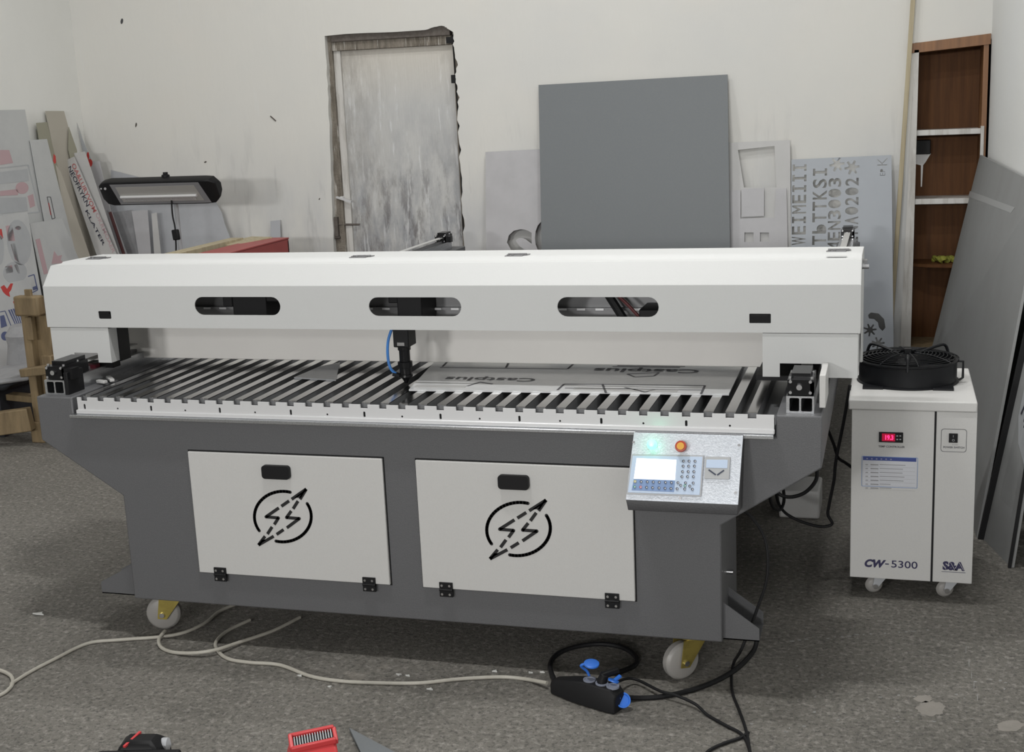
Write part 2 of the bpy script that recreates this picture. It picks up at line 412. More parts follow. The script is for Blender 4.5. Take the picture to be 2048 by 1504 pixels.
q0 = at(905, 78, 'y', YW+.03); build(MB().tube(spline([q0+V((0, 0, .03)), at(910, 140, 'y', YW+.03), at(914, 200, 'y', YW+.03), at(921, 320, 'y', YW+.03), at(927, 470, 'y', YW+.03)]), .006, 6).box(q0.x-.04, q0.x+.015, YW+.0, YW+.06, q0.z-.03, q0.z+.015).box(at(907, 153, 'y', YW).x-.02, at(907, 153, 'y', YW).x+.015, YW, YW+.06, at(907, 158, 'y', YW).z-.03, at(907, 158, 'y', YW).z+.03), 'wire', M['black'], door)

# chips and nicks in the plaster
for i, (u, v, w, h) in enumerate(((244, 42, .03, .05), (272, 250, .022, .06), (411, 324, .025, .02), (639, 398, .014, .02), (1172, 183, .01, .012))):
    p = at(u, v, 'y', YW)
    b = MB(); b.prism([(p.x+w*.5*math.cos(a)*random.uniform(.5, 1)+(w*.25*math.sin(a)), YW-.0015, p.z+h*.5*math.sin(a)*random.uniform(.6, 1)-(.3*h*math.cos(a) if w > .05 else 0)) for a in [k*PI/4 for k in range(8)]], (0, .01, 0))
    struct(b, 'wall_nick', M['rust'] if i else M['greyd'], bpy.data.objects['wall_back'], smooth=0)

struct(MB().bar(at(541, 232, 'y', YW), at(552, 242, 'y', YW), .008, .012, (0, 1, 0)), 'wall_nick', M['rust'], bpy.data.objects['wall_back'], smooth=0)
# ---------------------------------------------------------------- built-in shelf cupboard
cup = thing('shelf_unit', 'tall narrow brown shelf unit with peeling white shelf edges, recessed beside the right wall', 'shelf', (nx0+.2, YW+.15, 0))
yb = YW+.36
build(box(nx0-.08, nx1+.06, yb, yb+.02, 0, nzt-.01), 'back_panel', M['brownv'], cup)
build(MB().prism([(nx1-.012, YW+.0, 0), (nx1+.04, YW+.0, 0), (nx1+.04, YW+.0, nzt), (nx1-.012, YW+.0, nzt)], (0, .36, 0)), 'side_panel', M['orangew'], cup)
build(MB().box(nx0-.07, nx0-.02, YW+.02, yb, 0, nzt-.005), 'side_panel', M['orangew'], cup)
tz = at(1829, 96, 'y', YW).z
build(MB().prism([(nx0-.045, YW-.012, tz-.035), (nx1+.03, YW-.012, tz-.0), (nx1+.03, YW-.012, tz+.068), (nx0-.045, YW-.012, tz+.028)], (0, .36, 0)), 'top_board', M['orangew'], cup)
for (ul, vl, ur, vr) in ((1826, 256, 1962, 262), (1822, 395, 1936, 400)):
    a, b = at(ul, vl, 'y', YW+.03), at(ur, vr, 'y', YW+.03); z = (a.z+b.z)/2
    build(MB().box(nx0-.03, nx1-.012, YW+.03, yb, z-.035, z-.004).box(nx0-.03, nx1-.012, YW+.015, YW+.03, z-.036, z+.002), 'shelf', M['shelfw'], cup, bevel=.004)
a = at(1822, 527, 'y', YW+.12); lowz = a.z
build(MB().prism([(nx0-.05, YW+.16, lowz-.02), (nx0+.12, YW+.06, lowz-.02), (nx1-.012, YW+.0, lowz-.02), (nx1-.012, yb, lowz-.02), (nx0-.05, yb, lowz-.02)], (0, 0, .02)), 'shelf', M['brownv'], cup)
z2 = at(1830, 682, 'y', YW+.2).z
build(box(nx0-.05, nx1-.012, YW+.03, yb, z2-.04, z2), 'shelf', M['crate'], cup)
pl, ph = at(1829, 100, 'y', YW-.005), at(1802, 705, 'y', YW-.005)
w = at(1838, 150, 'y', YW).x-at(1829, 150, 'y', YW).x
build(MB().prism([(pl.x, YW-.012, pl.z), (pl.x+w, YW-.012, pl.z), (ph.x+w+.035, YW-.012, 0), (ph.x-.01, YW-.012, 0)], (0, .06, 0)), 'front_post', M['peel'], cup)
e0 = at(1960, 250, 'y', YW-.004)
build(box(nx1-.014, nx1+.006, YW-.012, YW+.04, z2, at(1960, 252, 'y', YW).z), 'front_post', M['peel'], cup)
pd = at(1836, 325, 'y', yb)
build(MB().prism([(pd.x-.05, yb-.003, pd.z+.06), (pd.x+.085, yb-.003, pd.z+.06), (pd.x+.05, yb-.003, pd.z), (pd.x+.035, yb-.003, pd.z-.02), (pd.x+.03, yb-.003, pd.z-.17), (pd.x+.022, yb-.003, pd.z-.17), (pd.x+.02, yb-.003, pd.z-.02), (pd.x-.05, yb-.003, pd.z)], (0, .004, 0)), 'paint_drip', mat('white_gloss_paint', (.85, .85, .84), .3), cup, smooth=0)
a, b = at(1826, 281, 'y', yb-.08), at(1861, 308, 'y', yb-.08)
bx = build(box(a.x-.01, b.x, yb-.08, yb-.002, b.z, a.z), 'black_box', M['black'], bevel=.004)
tag(bx, 'small black box fixed inside the brown shelf unit above a white paint drip', 'box')
yc = MB()
c = at(1893, 519, 'y', YW+.15)
for i in range(20):
    q = V((c.x-.085+.0125*i, YW+.15+random.uniform(-.05, .06), lowz+.010+random.uniform(0, .020))); k_ = random.uniform(.5, .95)
    yc.lathe(q-V((0, 0, .01)), V((random.uniform(-1.4, 1.4), random.uniform(-1, 1), 1)), [(.0, 0), (.024*k_, .004), (.038*k_, .012), (.030*k_, .024), (.012*k_, .034), (.0, .036)], 7)
tag(build(yc, 'cloth', M['yellowc']), 'crumpled yellow-green cloth lying on the rounded brown shelf', 'cloth')
# long pale lath leaning on the wall
a, b, c2 = at(1829, 0, 'y', YW-.02), at(1815, 300, 'y', YW-.03), at(1779, 695, 'y', YW-.06)
lt = MB(); top_ = at(1830, -60, 'y', YW-.03); fl = top_ + (c2-top_)*((top_.z)/(top_.z-c2.z)); fl.z = 0
lt.bar(fl+V((0, 0, .0)), top_, .03, .02, (0, 1, 0))
tag(build(lt, 'wooden_lath', M['lath'], bevel=.003), 'long pale wooden lath leaning upright beside the brown shelf unit', 'lath')

# ================================================================ LASER CUTTING MACHINE
# the machine and the stock on its bed are drawn in their own slightly larger units, then set down on the floor
UNIT, SETDOWN, ZFL = .9816, V((.0502, -.0737, .0353)), -.036
def settle(o):
    o.location = V(o.location)*UNIT + SETDOWN; o.scale = (UNIT, UNIT, UNIT); return o
W = 2.216; ZB, ZK, ZO, ZT = .13, .537, .742, .91; XA, XB = -.325, W+.317; YE = 4.68
mach = thing('laser_cutting_machine', 'wide grey and white flatbed laser cutter with two white front doors', 'machine', (W/2, 2.3, 0))
T0, T1, ZR = -.172, 2.391, .838      # recess for the tray
body = MB()
prof = [(0, ZB), (W, ZB), (W, ZK), (XB, ZO), (XB, ZT), (T1, ZT), (T1, ZR), (T0, ZR), (T0, ZT), (XA, ZT), (XA, ZO), (0, ZK)]
body.prism([(x, 0, z) for x, z in prof], (0, .42, 0))
prof2 = [(0, ZK-.02), (W, ZK-.02), (W, ZK), (XB, ZO), (XB, ZT), (T1, ZT), (T1, ZR), (T0, ZR), (T0, ZT), (XA, ZT), (XA, ZO), (0, ZK)]
body.prism([(x, .42, z) for x, z in prof2], (0, YE-.84, 0))
body.prism([(x, YE-.42, z) for x, z in prof], (0, .42, 0))
build(body, 'cabinet', M['grey'], mach, bevel=.005)
# front trough, lip and slatted bed
build(box(-.142, 2.386, .0, .02, .853, .898), 'tray_backing', M['black'], mach)
build(box(-.15, 2.388, -.014, .0, .8505, .866), 'front_tray', M['aluw'], mach, bevel=.003)
build(MB().box(T0+.002, 2.386, -.03, .0, .838, .8505).cyl((T0+.004, -.015, .8445), (2.386, -.015, .8445), .006, n=10), 'tray_gutter', M['alu'], mach, bevel=.002)
pitch = .0695; nsl = 36; xs0 = -.115
edge = [(2.386, .887), (2.386, .912)]
for i in reversed(range(nsl)):
    x = xs0+i*pitch; edge += [(x+.0135, .912), (x+.0135, .899), (x-.0135, .899), (x-.0135, .912)]
edge += [(-.144, .912), (-.144, .887), (-.144, .853), (2.386, .853)]
hl = []
for i in range(nsl):
    x = xs0+i*pitch
    if i % 4 == 0: hl.append(rrect(x, .878, .008, .02, .0035, 3))
    if i % 4 == 2: hl.append(rrect(x, .874, .007, .007, .0034, 3))
build(MB().flat(plate(edge, hl, .006), (0, -.002, 0), X, Z, 0), 'tray_edge', M['aluw'], mach, smooth=0)
sl = MB(); sd = MB()
for i in range(nsl):
    x = xs0+i*pitch
    sl.prism([(x-.016, .012, .9152), (x+.016, .012, .9152), (x+.016, .012, .9125), (x-.016, .012, .9125)], (0, 4.2, 0))
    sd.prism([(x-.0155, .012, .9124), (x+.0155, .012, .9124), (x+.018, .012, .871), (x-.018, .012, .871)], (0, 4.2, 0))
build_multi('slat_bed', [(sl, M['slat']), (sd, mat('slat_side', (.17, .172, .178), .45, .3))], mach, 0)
build(box(T0+.004, T1-.004, .03, 4.22, .846, .870), 'bed_floor', M['bedfloor'], mach, smooth=0)
# pedestal stabiliser brackets, lower right and left
def bracket(x0, x1, s, y0=.0):
    b = MB()
    for y in (y0+.03, y0+.17):
        b.prism([(x0, y, ZB), (x1, y, ZB), (x1, y, ZB+.045), (x0, y, ZB+.13)], (0, .004, 0))
    b.box(min(x0, x1), max(x0, x1), y0+.03, y0+.174, ZB, ZB+.004); return b
build(bracket(W, W+.118, 1), 'foot_bracket', M['grey'], mach)
build(bracket(0, -.16, -1), 'foot_bracket', M['grey'], mach)
build(MB().cyl((W, .13, .33), (W+.022, .13, .33), .009, n=12), 'side_knob', M['steel'], mach)
# casters
def caster(x, y, ang, parent, R=.062, wd=.042, zt=ZB, mt='zinc', zf=0):
    c, s = math.cos(ang), math.sin(ang); ax = V((-s, c, 0)); fw = V((c, s, 0))
    ctr = V((x, y, zf+R+.001))
    wb = MB().lathe(ctr-ax*wd/2, ax, [(.0, 0), (R-.012, .0), (R-.006, .004), (R, .012), (R, wd-.012), (R-.006, wd-.004), (R-.012, wd), (.0, wd)], 28)
    k_ = R/.062; f = build(MB().cyl((ctr.x+fw.x*.04*k_, ctr.y+fw.y*.04*k_, zt-.02*k_), (ctr.x+fw.x*.04*k_, ctr.y+fw.y*.04*k_, zt-.004), .04*k_, n=18).box(ctr.x+fw.x*.04*k_-.045*k_, ctr.x+fw.x*.04*k_+.045*k_, ctr.y+fw.y*.04*k_-.045*k_, ctr.y+fw.y*.04*k_+.045*k_, zt-.006, zt-.0005), 'caster_plate', M[mt], parent)
    fk = MB()
    for sd in (-1, 1):
        o = ctr+ax*(wd/2+.006)*sd
        fk.prism([o+fw*(-.018)*k_+Z*-.014*k_, o+fw*.014*k_+Z*-.018*k_, o+fw*.085*k_+Z*(zt-.02*k_-R-zf), o+fw*-.005*k_+Z*(zt-.02*k_-R-zf)], ax*.004*sd)
    build(fk, 'fork', M[mt], f)
    build(wb, 'wheel', M['nylon'], f)
    build(MB().cyl(ctr-ax*(wd/2+.018), ctr+ax*(wd/2+.018), .010, n=10), 'axle_bolt', M['steel'], f)
wl, wr = at(332, 1256, 'z', ZFL), at(1362, 1356, 'z', ZFL)
for x, y, an in ((wl.x, wl.y, .3), (wr.x, wr.y, .75), (.12, YE-.2, .3), (2.08, YE-.2, .4)): caster(x, y, an, mach, .066, .045, ZB, 'zinc', ZFL)
# doors
def front_door(x0, kind):
    w, z0, z1 = .755, .2585, .722
    d = build(box(x0, x0+w, -.012, .0005, z0, z1), 'front_door', M['white2'], mach, bevel=.003)
    build(box(x0-.004, x0+w+.004, -.0015, .0, z0-.004, z1+.004), 'door_gap', M['black'], mach, smooth=0)
    cx = x0+.352; cz = z1-.0615
    h = MB().flat(plate([(p[0], p[1]) for p in rrect(0, 0, .107, .049, .012)], (), .016), (cx, -.012, cz), X, Z, 0)
    build(h, 'handle', M['black'], d, bevel=.005)
    for hx in (.088, .677):
        hg = (MB().box(x0+hx-.024, x0+hx+.024, -.018, -.011, z0-.027, z0+.025).cyl((x0+hx-.024, -.017, z0-.001), (x0+hx+.024, -.017, z0-.001), .005, n=8))
        sc_ = MB()
        for sx in (-.014, .014):
            for sz in (-.017, .015): sc_.cyl((x0+hx+sx, -.0215, z0+sz), (x0+hx+sx, -.0178, z0+sz), .0045, n=10)
        build_multi('hinge', [(hg, M['black']), (sc_, M['steel'])], d, 0)
    # emblem: broken ring and two dashed zigzags
    g = MB(); dx = x0-.2965
    LP = lambda zx, zy: (lambda p: V((p.x+dx, -.0128, p.z)))(at(360+zx/6.827, 860+zy/6.827, 'y', -.012))
    def stroke(pts, wd=.0115, capn=0):
        pts = [LP(*p) for p in pts]
        for a, b in zip(pts, pts[1:]):
            t = (b-a).normalized(); nrm = V((-t.z, 0, t.x))*wd/2
            g.prism([a-nrm, b-nrm, b+nrm, a+nrm], (0, .001, 0))
        for p_ in (pts if capn else pts[1:-1]):
            g.prism([p_+V((math.cos(k*PI/6)*wd/2, 0, math.sin(k*PI/6)*wd/2)) for k in range(12)], (0, .001, 0))
    cxz, cyz, rx, rz = 1405, 1182, 388, 345
    ring = lambda a0, a1, n=22: [(cxz+rx*math.cos(math.radians(a0+(a1-a0)*i/n)), cyz+rz*math.sin(math.radians(a0+(a1-a0)*i/n))) for i in range(n+1)]
    stroke(ring(146, 285), .0115, 1); stroke(ring(-31, 104), .0115, 1)
    T, B = (1725, 805), (1072, 1570)
    for s_ in ([T, (1525, 945)], [(1490, 968), (1385, 1040)], [(1350, 1063), (1175, 1185), (1345, 1200), (1288, 1290)], [(1258, 1322), (1195, 1420)], [(1162, 1450), B],
               [T, (1640, 945)], [(1612, 970), (1545, 1075)], [(1520, 1105), (1455, 1195), (1630, 1208), (1460, 1335)], [(1415, 1360), (1320, 1425)], [(1280, 1450), B]): stroke(s_)
    for q in (T, B): stroke([q, q], .0115, 1) if 0 else None
    # tips are filled solid
    for tip, a, b in ((T, (1560, 925), (1655, 925)), (B, (1180, 1500), (1120, 1495))):
        g.prism([LP(*tip), LP(*a), LP(*b)], (0, .0011, 0))
    build(g, 'emblem', M['logo'], d, smooth=0)
front_door(.2965, 0); front_door(1.1743, 1)

# control box with its tilted plate
cp0 = V((1.9455, -.045, .853)); cuv = V((-.003, -.088, -.2)); cw = .348
cn = X.cross(-cuv).normalized(); cn = -cn if cn.y > 0 else cn
a, b = cp0, cp0+X*cw; c_, d_ = b+cuv+X*-.004, a+cuv+X*-.012
prof_ = lambda p_, q_, x_: [p_+cn*-.004, q_+cn*-.004, V((q_.x+x_, q_.y+.006, q_.z-.036)), V((q_.x+x_, .001, q_.z-.05)), V((p_.x, .001, p_.z-.004))]
ctrl = build(MB().loft([prof_(a, d_, .006), prof_(b, c_, -.002)]), 'control_box', M['greyd'], mach, bevel=.002)
ctrl['label'] = 'dark grey control box with a bright metal face'
build(MB().prism([a, b, c_, d_], cn*.003-cn*.006), 'face_plate', M['galv'], ctrl, bevel=.001)
ub = (-cuv).normalized()
PC = lambda zx, zy, h=0: on(1230+zx/7.314, 850+zy/7.314, cp0, cn)+cn*h
def pquad(l, th, m, nm, h=0): return build(MB().prism([PC(*q, h) for q in l], cn*th), nm, m, ctrl, bevel=.0006)
pquad([(255, 432), (1305, 450), (1262, 1055), (175, 1015)], .008, M['greyp'], 'keypad_housing')
pquad([(265, 455), (1285, 470), (1243, 1030), (195, 990)], .0008, M['sky'], 'keypad', .008)
pquad([(325, 490), (905, 515), (885, 812), (283, 790)], .0008, M['screen'], 'display', .0088)
pquad([(283, 795), (885, 818), (870, 985), (250, 960)], .0005, M['blueg'], 'key_strip', .0088)
KEYS = []
for r_, (yy, xx) in enumerate(((535, (1008, 1090, 1176)), (608, (1003, 1083, 1168)), (688, (995, 1077, 1160)), (762, (985, 1068, 1153)))):
    KEYS += [(x_, yy, 'keyd') for x_ in xx]
for k, x_ in enumerate((303, 390, 480, 567, 655, 745, 832, 927, 1038, 1150)): KEYS.append((x_, 832+k*2.5, 'keyy' if k == 0 else 'keyd'))
for k, x_ in enumerate((297, 385, 470, 558, 650, 738, 825, 915, 1025, 1138)): KEYS.append((x_, 910+k*4, 'keyg' if k == 0 else 'keyr' if k == 1 else 'keyd'))
KEYS += [(968, 888, 'keyd'), (1030, 895, 'keyg'), (1100, 898, 'keyd')]
for x_, y_, k in KEYS:
    q = PC(x_, y_, .009)
    build_multi('key', [(MB().cyl(q, q+cn*.003, .0042, n=12), M[k]), (MB().cyl(q+cn*.003-ub*.0003+X*.001, q+cn*.0036-ub*.0003+X*.001, .0024, n=10), M['label'])], ctrl, 40)
q = PC(545, 290); build(MB().lathe(q, cn, [(.0, 0), (.017, 0), (.017, .006), (.0135, .008), (.0135, .014), (.009, .02), (.0, .0225)]), 'start_button', M['green'], ctrl)
gl = bpy.data.lights.new('button_glow', 'POINT'); gl.energy = .055; gl.color = (.15, 1, .55); gl.shadow_soft_size = .012
go = bpy.data.objects.new('button_glow', gl); COL.objects.link(go); go.location = q+cn*.034
q = PC(980, 330); es = build(MB().lathe(q, cn, [(.0, 0), (.014, 0), (.014, .006), (.011, .008), (.011, .018), (.0175, .02), (.019, .025), (.017, .032), (.0, .0335)]), 'emergency_stop', M['estop'], ctrl)
build(MB().lathe(q+cn*.0332, cn, [(.0, 0), (.012, 0), (.0115, .0012), (.0, .0014)]), 'emergency_stop_disc', M['yel'], ctrl)
pquad([(1325, 468), (1690, 475), (1672, 800), (1312, 788)], .009, M['beige'], 'ammeter')
pquad([(1345, 510), (1655, 515), (1648, 640), (1335, 632)], .001, M['sky'], 'ammeter_dial', .009)
for l in ([(1375, 660), (1480, 735)], [(1600, 668), (1500, 738)]):
    p0, p1 = PC(*l[0], .0095), PC(*l[1], .0095); build(MB().bar(p0, p1, .0045, .0012, cn), 'ammeter_clip', M['keyd'], ctrl)
for q in ((275, 253), (1815, 298), (1765, 993), (955, 1072)):
    p = PC(*q); build(MB().cyl(p, p+cn*.0035, .0045, n=10), 'face_screw', M['steel'], ctrl)

# gantry -------------------------------------------------------------
HX0, HX1, HY = -.417, 2.639, .24
gz = [(HY, 1.129), (HY, 1.2865), (.305, 1.361), (.655, 1.361), (.70, 1.30), (.70, .945)]
gan = build(MB().flat(plate([(HX0, 1.129), (HX1, 1.129), (HX1, 1.2865), (HX0, 1.2865)], [slot(.411, 1.2135, .352, .068), slot(1.1105, 1.2125, .349, .068), slot(1.8085, 1.2135, .351, .068), rrect(-.155, 1.1775, .055, .03, .003, 1)[::-1], rrect(2.3195, 1.1765, .07, .032, .002, 1)[::-1]], .004), (0, HY+.004, 0), X, Z, 0), 'gantry_cover', M['white'], mach, smooth=0)
shell = MB()
sec = [(HY+.0005, 1.2865), (.305, 1.361), (.375, 1.361), (.382, 1.3655), (.47, 1.3655), (.655, 1.361), (.70, 1.31), (.70, .94), (.694, .94), (.694, 1.305), (.65, 1.355), (.31, 1.355), (HY+.006, 1.2845)]
shell.prism([(HX0, y, z) for y, z in sec], (HX1-HX0, 0, 0))
build(shell, 'cover_shell', M['white'], gan, bevel=.0025)
for x0, x1 in ((HX0, HX0+.003), (HX1-.003, HX1)):
    build(MB().prism([(x0, y, z) for y, z in ((HY+.0005, 1.13), (HY+.0005, 1.286), (.305, 1.36), (.655, 1.36), (.70, 1.30), (.70, .99), (.45, .99), (.45, 1.13))], (x1-x0, 0, 0)), 'cover_end', M['white'], gan, smooth=0)
build(box(HX0+.01, HX1-.01, HY+.01, HY+.02, 1.127, 1.131), 'cover_hem', M['white'], gan)
# little metal hinges on the ridge
for (u, v) in ((190, 519), (718, 516), (1030, 513), (1674, 504)):
    p = at(u, v, 'z', 1.364); hb = MB()
    hb.box(p.x-.035, p.x+.03, p.y-.012, p.y+.012, 1.3655, 1.3685).box(p.x-.02, p.x+.045, p.y+.02, p.y+.045, 1.3655, 1.3685)
    hb.cyl((p.x-.03, p.y+.016, 1.369), (p.x+.04, p.y+.016, 1.369), .005, n=8)
    for k in range(4): hb.cyl((p.x-.025+.017*k, p.y+(.03 if k > 1 else -.002), 1.368), (p.x-.025+.017*k, p.y+(.03 if k > 1 else -.002), 1.372), .005, n=8)
    build(hb, 'hinge', M['darkmetal'], gan, smooth=0)
p = at(1672, 511, 'z', 1.365); build(box(p.x-.03, p.x+.035, p.y-.03, p.y-.004, 1.3655, 1.3668), 'sticker', M['white'], gan)
# latches
for x, w, z in ((-.155, .055, 1.1775), (2.3195, .07, 1.1765)):
    build(MB().box(x-w/2-.002, x+w/2+.002, HY+.006, HY+.03, z-.017, z+.017).box(x-w/2+.004, x+w/2-.01, HY+.002, HY+.007, z+.004, z+.009), 'latch', M['blackg'], gan)
# inner beam seen through the windows
build(MB().box(-.3, 2.52, .46, .58, 1.13, 1.30).box(-.3, 2.52, .445, .46, 1.215, 1.235), 'beam', M['darkmetal'], gan, bevel=.004)
RZ1 = at(830, 617.5, 'y', .44).z
build(MB().box(-.3, 2.52, .44, .458, RZ1-.005, RZ1+.005), 'linear_rail', M['darkmetal'], gan)
for k in range(40):
    x = -.25+k*.068
    if any(a_ < x < b_ for a_, b_ in ((.12, .33), (.5, .6), (.83, .98), (1.1, 1.28), (1.56, 1.9))): build(box(x, x+.03, .436, .4405, RZ1-.0035, RZ1+.0035), 'rail_bolt', M['aluw'], gan, smooth=0)
build(MB().box(1.02, 1.115, .30, .45, 1.14, 1.31).box(.975, 1.03, .33, .45, 1.21, 1.30), 'carriage', M['black'], gan, bevel=.004)
build(MB().box(.36, .50, .30, .45, 1.14, 1.31).box(.50, .55, .30, .45, 1.22, 1.31).box(.32, .36, .3, .45, 1.2, 1.31), 'drag_chain', M['black'], gan, bevel=.004)
build(MB().box(1.905, 2.1, .30, .45, 1.13, 1.195), 'motor', M['black'], gan, bevel=.004)
hs = MB(); hs.tube(spline([(1.72, .38, 1.33), (1.76, .38, 1.27), (1.80, .37, 1.21), (1.84, .36, 1.15)]), .016, 8)
build(hs, 'hose', MATS['rubber'] if 'rubber' in MATS else M['rubber'], gan)
build(MB().tube(spline([(1.755, .35, 1.33), (1.80, .35, 1.26), (1.86, .35, 1.20), (1.90, .35, 1.155)]), .006, 8), 'red_cable', mat('dark_red_cable', (.10, .012, .014), .5), gan)
# lower white beam behind the cutting head
build(box(-.34, 2.345, .58, .694, .94, 1.13), 'lower_beam', M['cream'], mach, bevel=.003)
build(box(-.39, -.19, .31, .36, .955, .975), 'gantry_foot', M['black'], mach); build(box(2.30, 2.5, .30, .60, .955, .972), 'gantry_foot', M['black'], mach)
# end covers
def end_cover(x0, x1, z0, n0, n1, nz, ye=.5):
    o = [(x0, 1.1265), (x0, z0), (n0, z0), (n0, nz), (n1, nz), (n1, z0), (x1, z0), (x1, 1.1265)]
    b = MB().flat(plate(o, (), .004), (0, HY+.008, 0), X, Z, 0)
    b.box(x0, x0+.004, HY+.008, ye, z0, 1.1265).box(x1-.004, x1, HY+.008, ye, z0, 1.1265).box(x0, x1, HY+.006, ye, 1.123, 1.1265)
    return build(b, 'end_cover', M['white'], mach, smooth=0)
zc = .985
end_cover(-.408, -.150, zc+.005, -.312, -.208, zc+.043, .30)
end_cover(2.327, 2.632, zc-.005, 2.383, 2.517, zc+.041)
build(MB().box(-.17, -.145, .30, .37, .985, 1.127), 'end_plate', M['black'], mach)
# rails, belts and tension blocks
for x0 in (-.308, 2.42):
    w = .086; cxr = x0+w/2
    ro, ri = plate([(x0, ZT), (x0+w, ZT), (x0+w, ZT+.055), (x0, ZT+.055)], [rrect(cxr-.018, ZT+.0275, .03, .043, .004, 2), rrect(cxr+.02, ZT+.0275, .034, .043, .004, 2)], 4.5)
    build(MB().flat((ro, ri), (0, .035, 0), X, Z, -4.5), 'side_rail', M['alu'], mach, smooth=0)
    build(box(cxr-.018, cxr+.018, .2, 4.5, ZT+.085, ZT+.089), 'belt_cover', M['white2'], mach)
    build(box(cxr-.012, cxr+.012, .2, 4.5, ZT+.055, ZT+.066), 'guide_rail', M['darkmetal'], mach)
    for k, (ya, yb_) in enumerate(((.045, .2), (4.42, 4.56))):
        tb = (MB().box(cxr-.04, cxr+.04, ya, yb_, ZT+.057, ZT+.105).box(cxr+.03, cxr+(.075 if x0 < 0 else .04), ya, ya+.045, ZT+.057, ZT+.098).box(cxr-.03, cxr+.03, ya+.03, yb_, ZT+.105, ZT+.12))
        sb = MB()
        for sx in (-.033, .033):
            for zz in (ZT+.065, ZT+.1): sb.cyl((cxr+sx*.93, ya-.006, zz), (cxr+sx*.93, ya+.002, zz), .005, n=10)
            for yy in (ya+.012, ya+.1): sb.cyl((cxr+sx, yy, ZT+.10), (cxr+sx, yy, ZT+.112), .005, n=10)
        sb.cyl((cxr-.003, ya-.012, ZT+.083), (cxr-.003, ya+.002, ZT+.083), .009, n=12)
        build_multi('tension_block', [(tb, M['blackg']), (sb, M['steel'])], mach)
build(MB().box(2.522, 2.541, .03, .22, ZT+.02, ZT+.125), 'limit_flag', M['white2'], mach, bevel=.002)
build(MB().box(-.222, -.206, .035, .135, ZT-.003, ZT+.085), 'motor_plate', M['black'], mach, bevel=.002)
rc = at(168, 736, 'y', .25); build(MB().box(rc.x-.03, rc.x+.045, .25, .29, rc.z-.012, rc.z+.012), 'red_carriage', mat('dark_red_plastic', (.10, .008, .018), .5), mach)
build(MB().box(HX1, HX1+.015, .40, .44, 1.335, 1.345).cyl((HX1, .36, 1.33), (HX1+.022, .36, 1.33), .008, n=10), 'gantry_bolt', M['darkmetal'], mach)
# cutting head
hx, hy = 1.075, .315
P0 = at(805, 760, 'y', hy)
hx = at(808, 690, 'y', hy).x
head = build(MB().box(hx-.03, hx+.03, hy-.03, hy+.05, 1.055, 1.16), 'laser_head', M['black'], mach, bevel=.004)
build(MB().lathe((hx, hy, 1.06), -Z, [(.024, 0), (.024, .018), (.02, .02), (.02, .06), (.027, .062), (.027, .082), (.022, .084), (.022, .108), (.026, .109), (.026, .118), (.014, .126), (.005, .143), (.0, .143)], 22), 'nozzle', M['blackg'], head)
build(MB().box(hx-.014, hx+.014, hy-.032, hy-.029, 1.062, 1.074), 'screw_plate', M['steel'], head)
build(MB().tube(spline([(hx-.03, hy-.01, 1.14), (hx-.052, hy-.02, 1.08), (hx-.058, hy-.02, 1.02), (hx-.05, hy-.02, .975), (hx-.03, hy-.01, .952), (hx-.02, hy, .95)]), .0055, 8), 'air_hose', M['hose'], head)
build(MB().cyl((hx-.045, hy-.015, .955), (hx-.018, hy-.005, .945), .009, n=10), 'air_fitting', M['black'], head)

settle(mach); settle(go)
# ---------------------------------------------------------------- things on the bed
ZS = .9155
pts = [at(818, 782, 'z', ZS), at(1458, 791, 'z', ZS), at(1491, 722, 'z', ZS), at(886, 708, 'z', ZS)]
pts[2] = pts[1]+(pts[2]-pts[1]).normalized()*.62; pts[3] = pts[0]+(pts[3]-pts[0]).normalized()*.62
pts = [V((p.x, min(p.y, 1.2), ZS)) for p in pts]
sh = build(MB().prism(pts, (0, 0, .006)), 'acrylic_sheet', M['acry'], smooth=0)
tag(sh, 'large film-covered acrylic sheet with pale grey printed lettering lying on the slatted machine bed', 'sheet')
zs = ZS+.0065
ux, uy = X, Y
def print_on(s, size, u, v, m, **k):
    p = at(u, v, 'z', zs); return write(s, size, p, -X, -Y, m, 'print', sh, **k)
print_on('Castplus', .085, 1292, 741, M['ink'], bold=.0015, sx=1.35); print_on('Castplus', .075, 980, 758, M['ink'], bold=.001, sx=1.35)
pr = MB()
for l in ([(1255, 748), (1318, 745), (1308, 752), (1270, 754), (1255, 748)], [(1115, 780), (1128, 768), (1410, 771), (1402, 788)], [(1130, 776), (1405, 780)], [(880, 735), (1135, 738), (1152, 723)], [(1205, 768), (1212, 786)], [(935, 772), (960, 764), (985, 768)], [(1018, 724), (1012, 735)], [(885, 733), (900, 718)], [(1250, 775), (1290, 784), (1310, 779)], [(1235, 731), (1370, 733)], [(1225, 733), (1360, 735)]):
    q = [at(*p, 'z', zs) for p in l]
    for a, b in zip(q, q[1:]): pr.bar(a, b, .008, .0006)
build(pr, 'print_lines', M['ink'], sh, smooth=0)
pw = MB()
for l in ([(830, 772), (932, 773)], [(1148, 777), (1355, 782)]):
    q = [at(*p, 'z', zs) for p in l]; pw.bar(q[0], q[1], .035, .0006)
build(pw, 'tape_strip', M['wsheet2'], sh, smooth=0)
qs = [at(*p, 'z', ZS) for p in ((588, 757), (672, 762), (680, 727), (640, 735))]
tag(build(MB().prism(qs, (0, 0, .005)), 'acrylic_offcut', M['acry2'], smooth=0), 'small clear triangular offcut lying alone on the slats left of the cutting head', 'offcut')
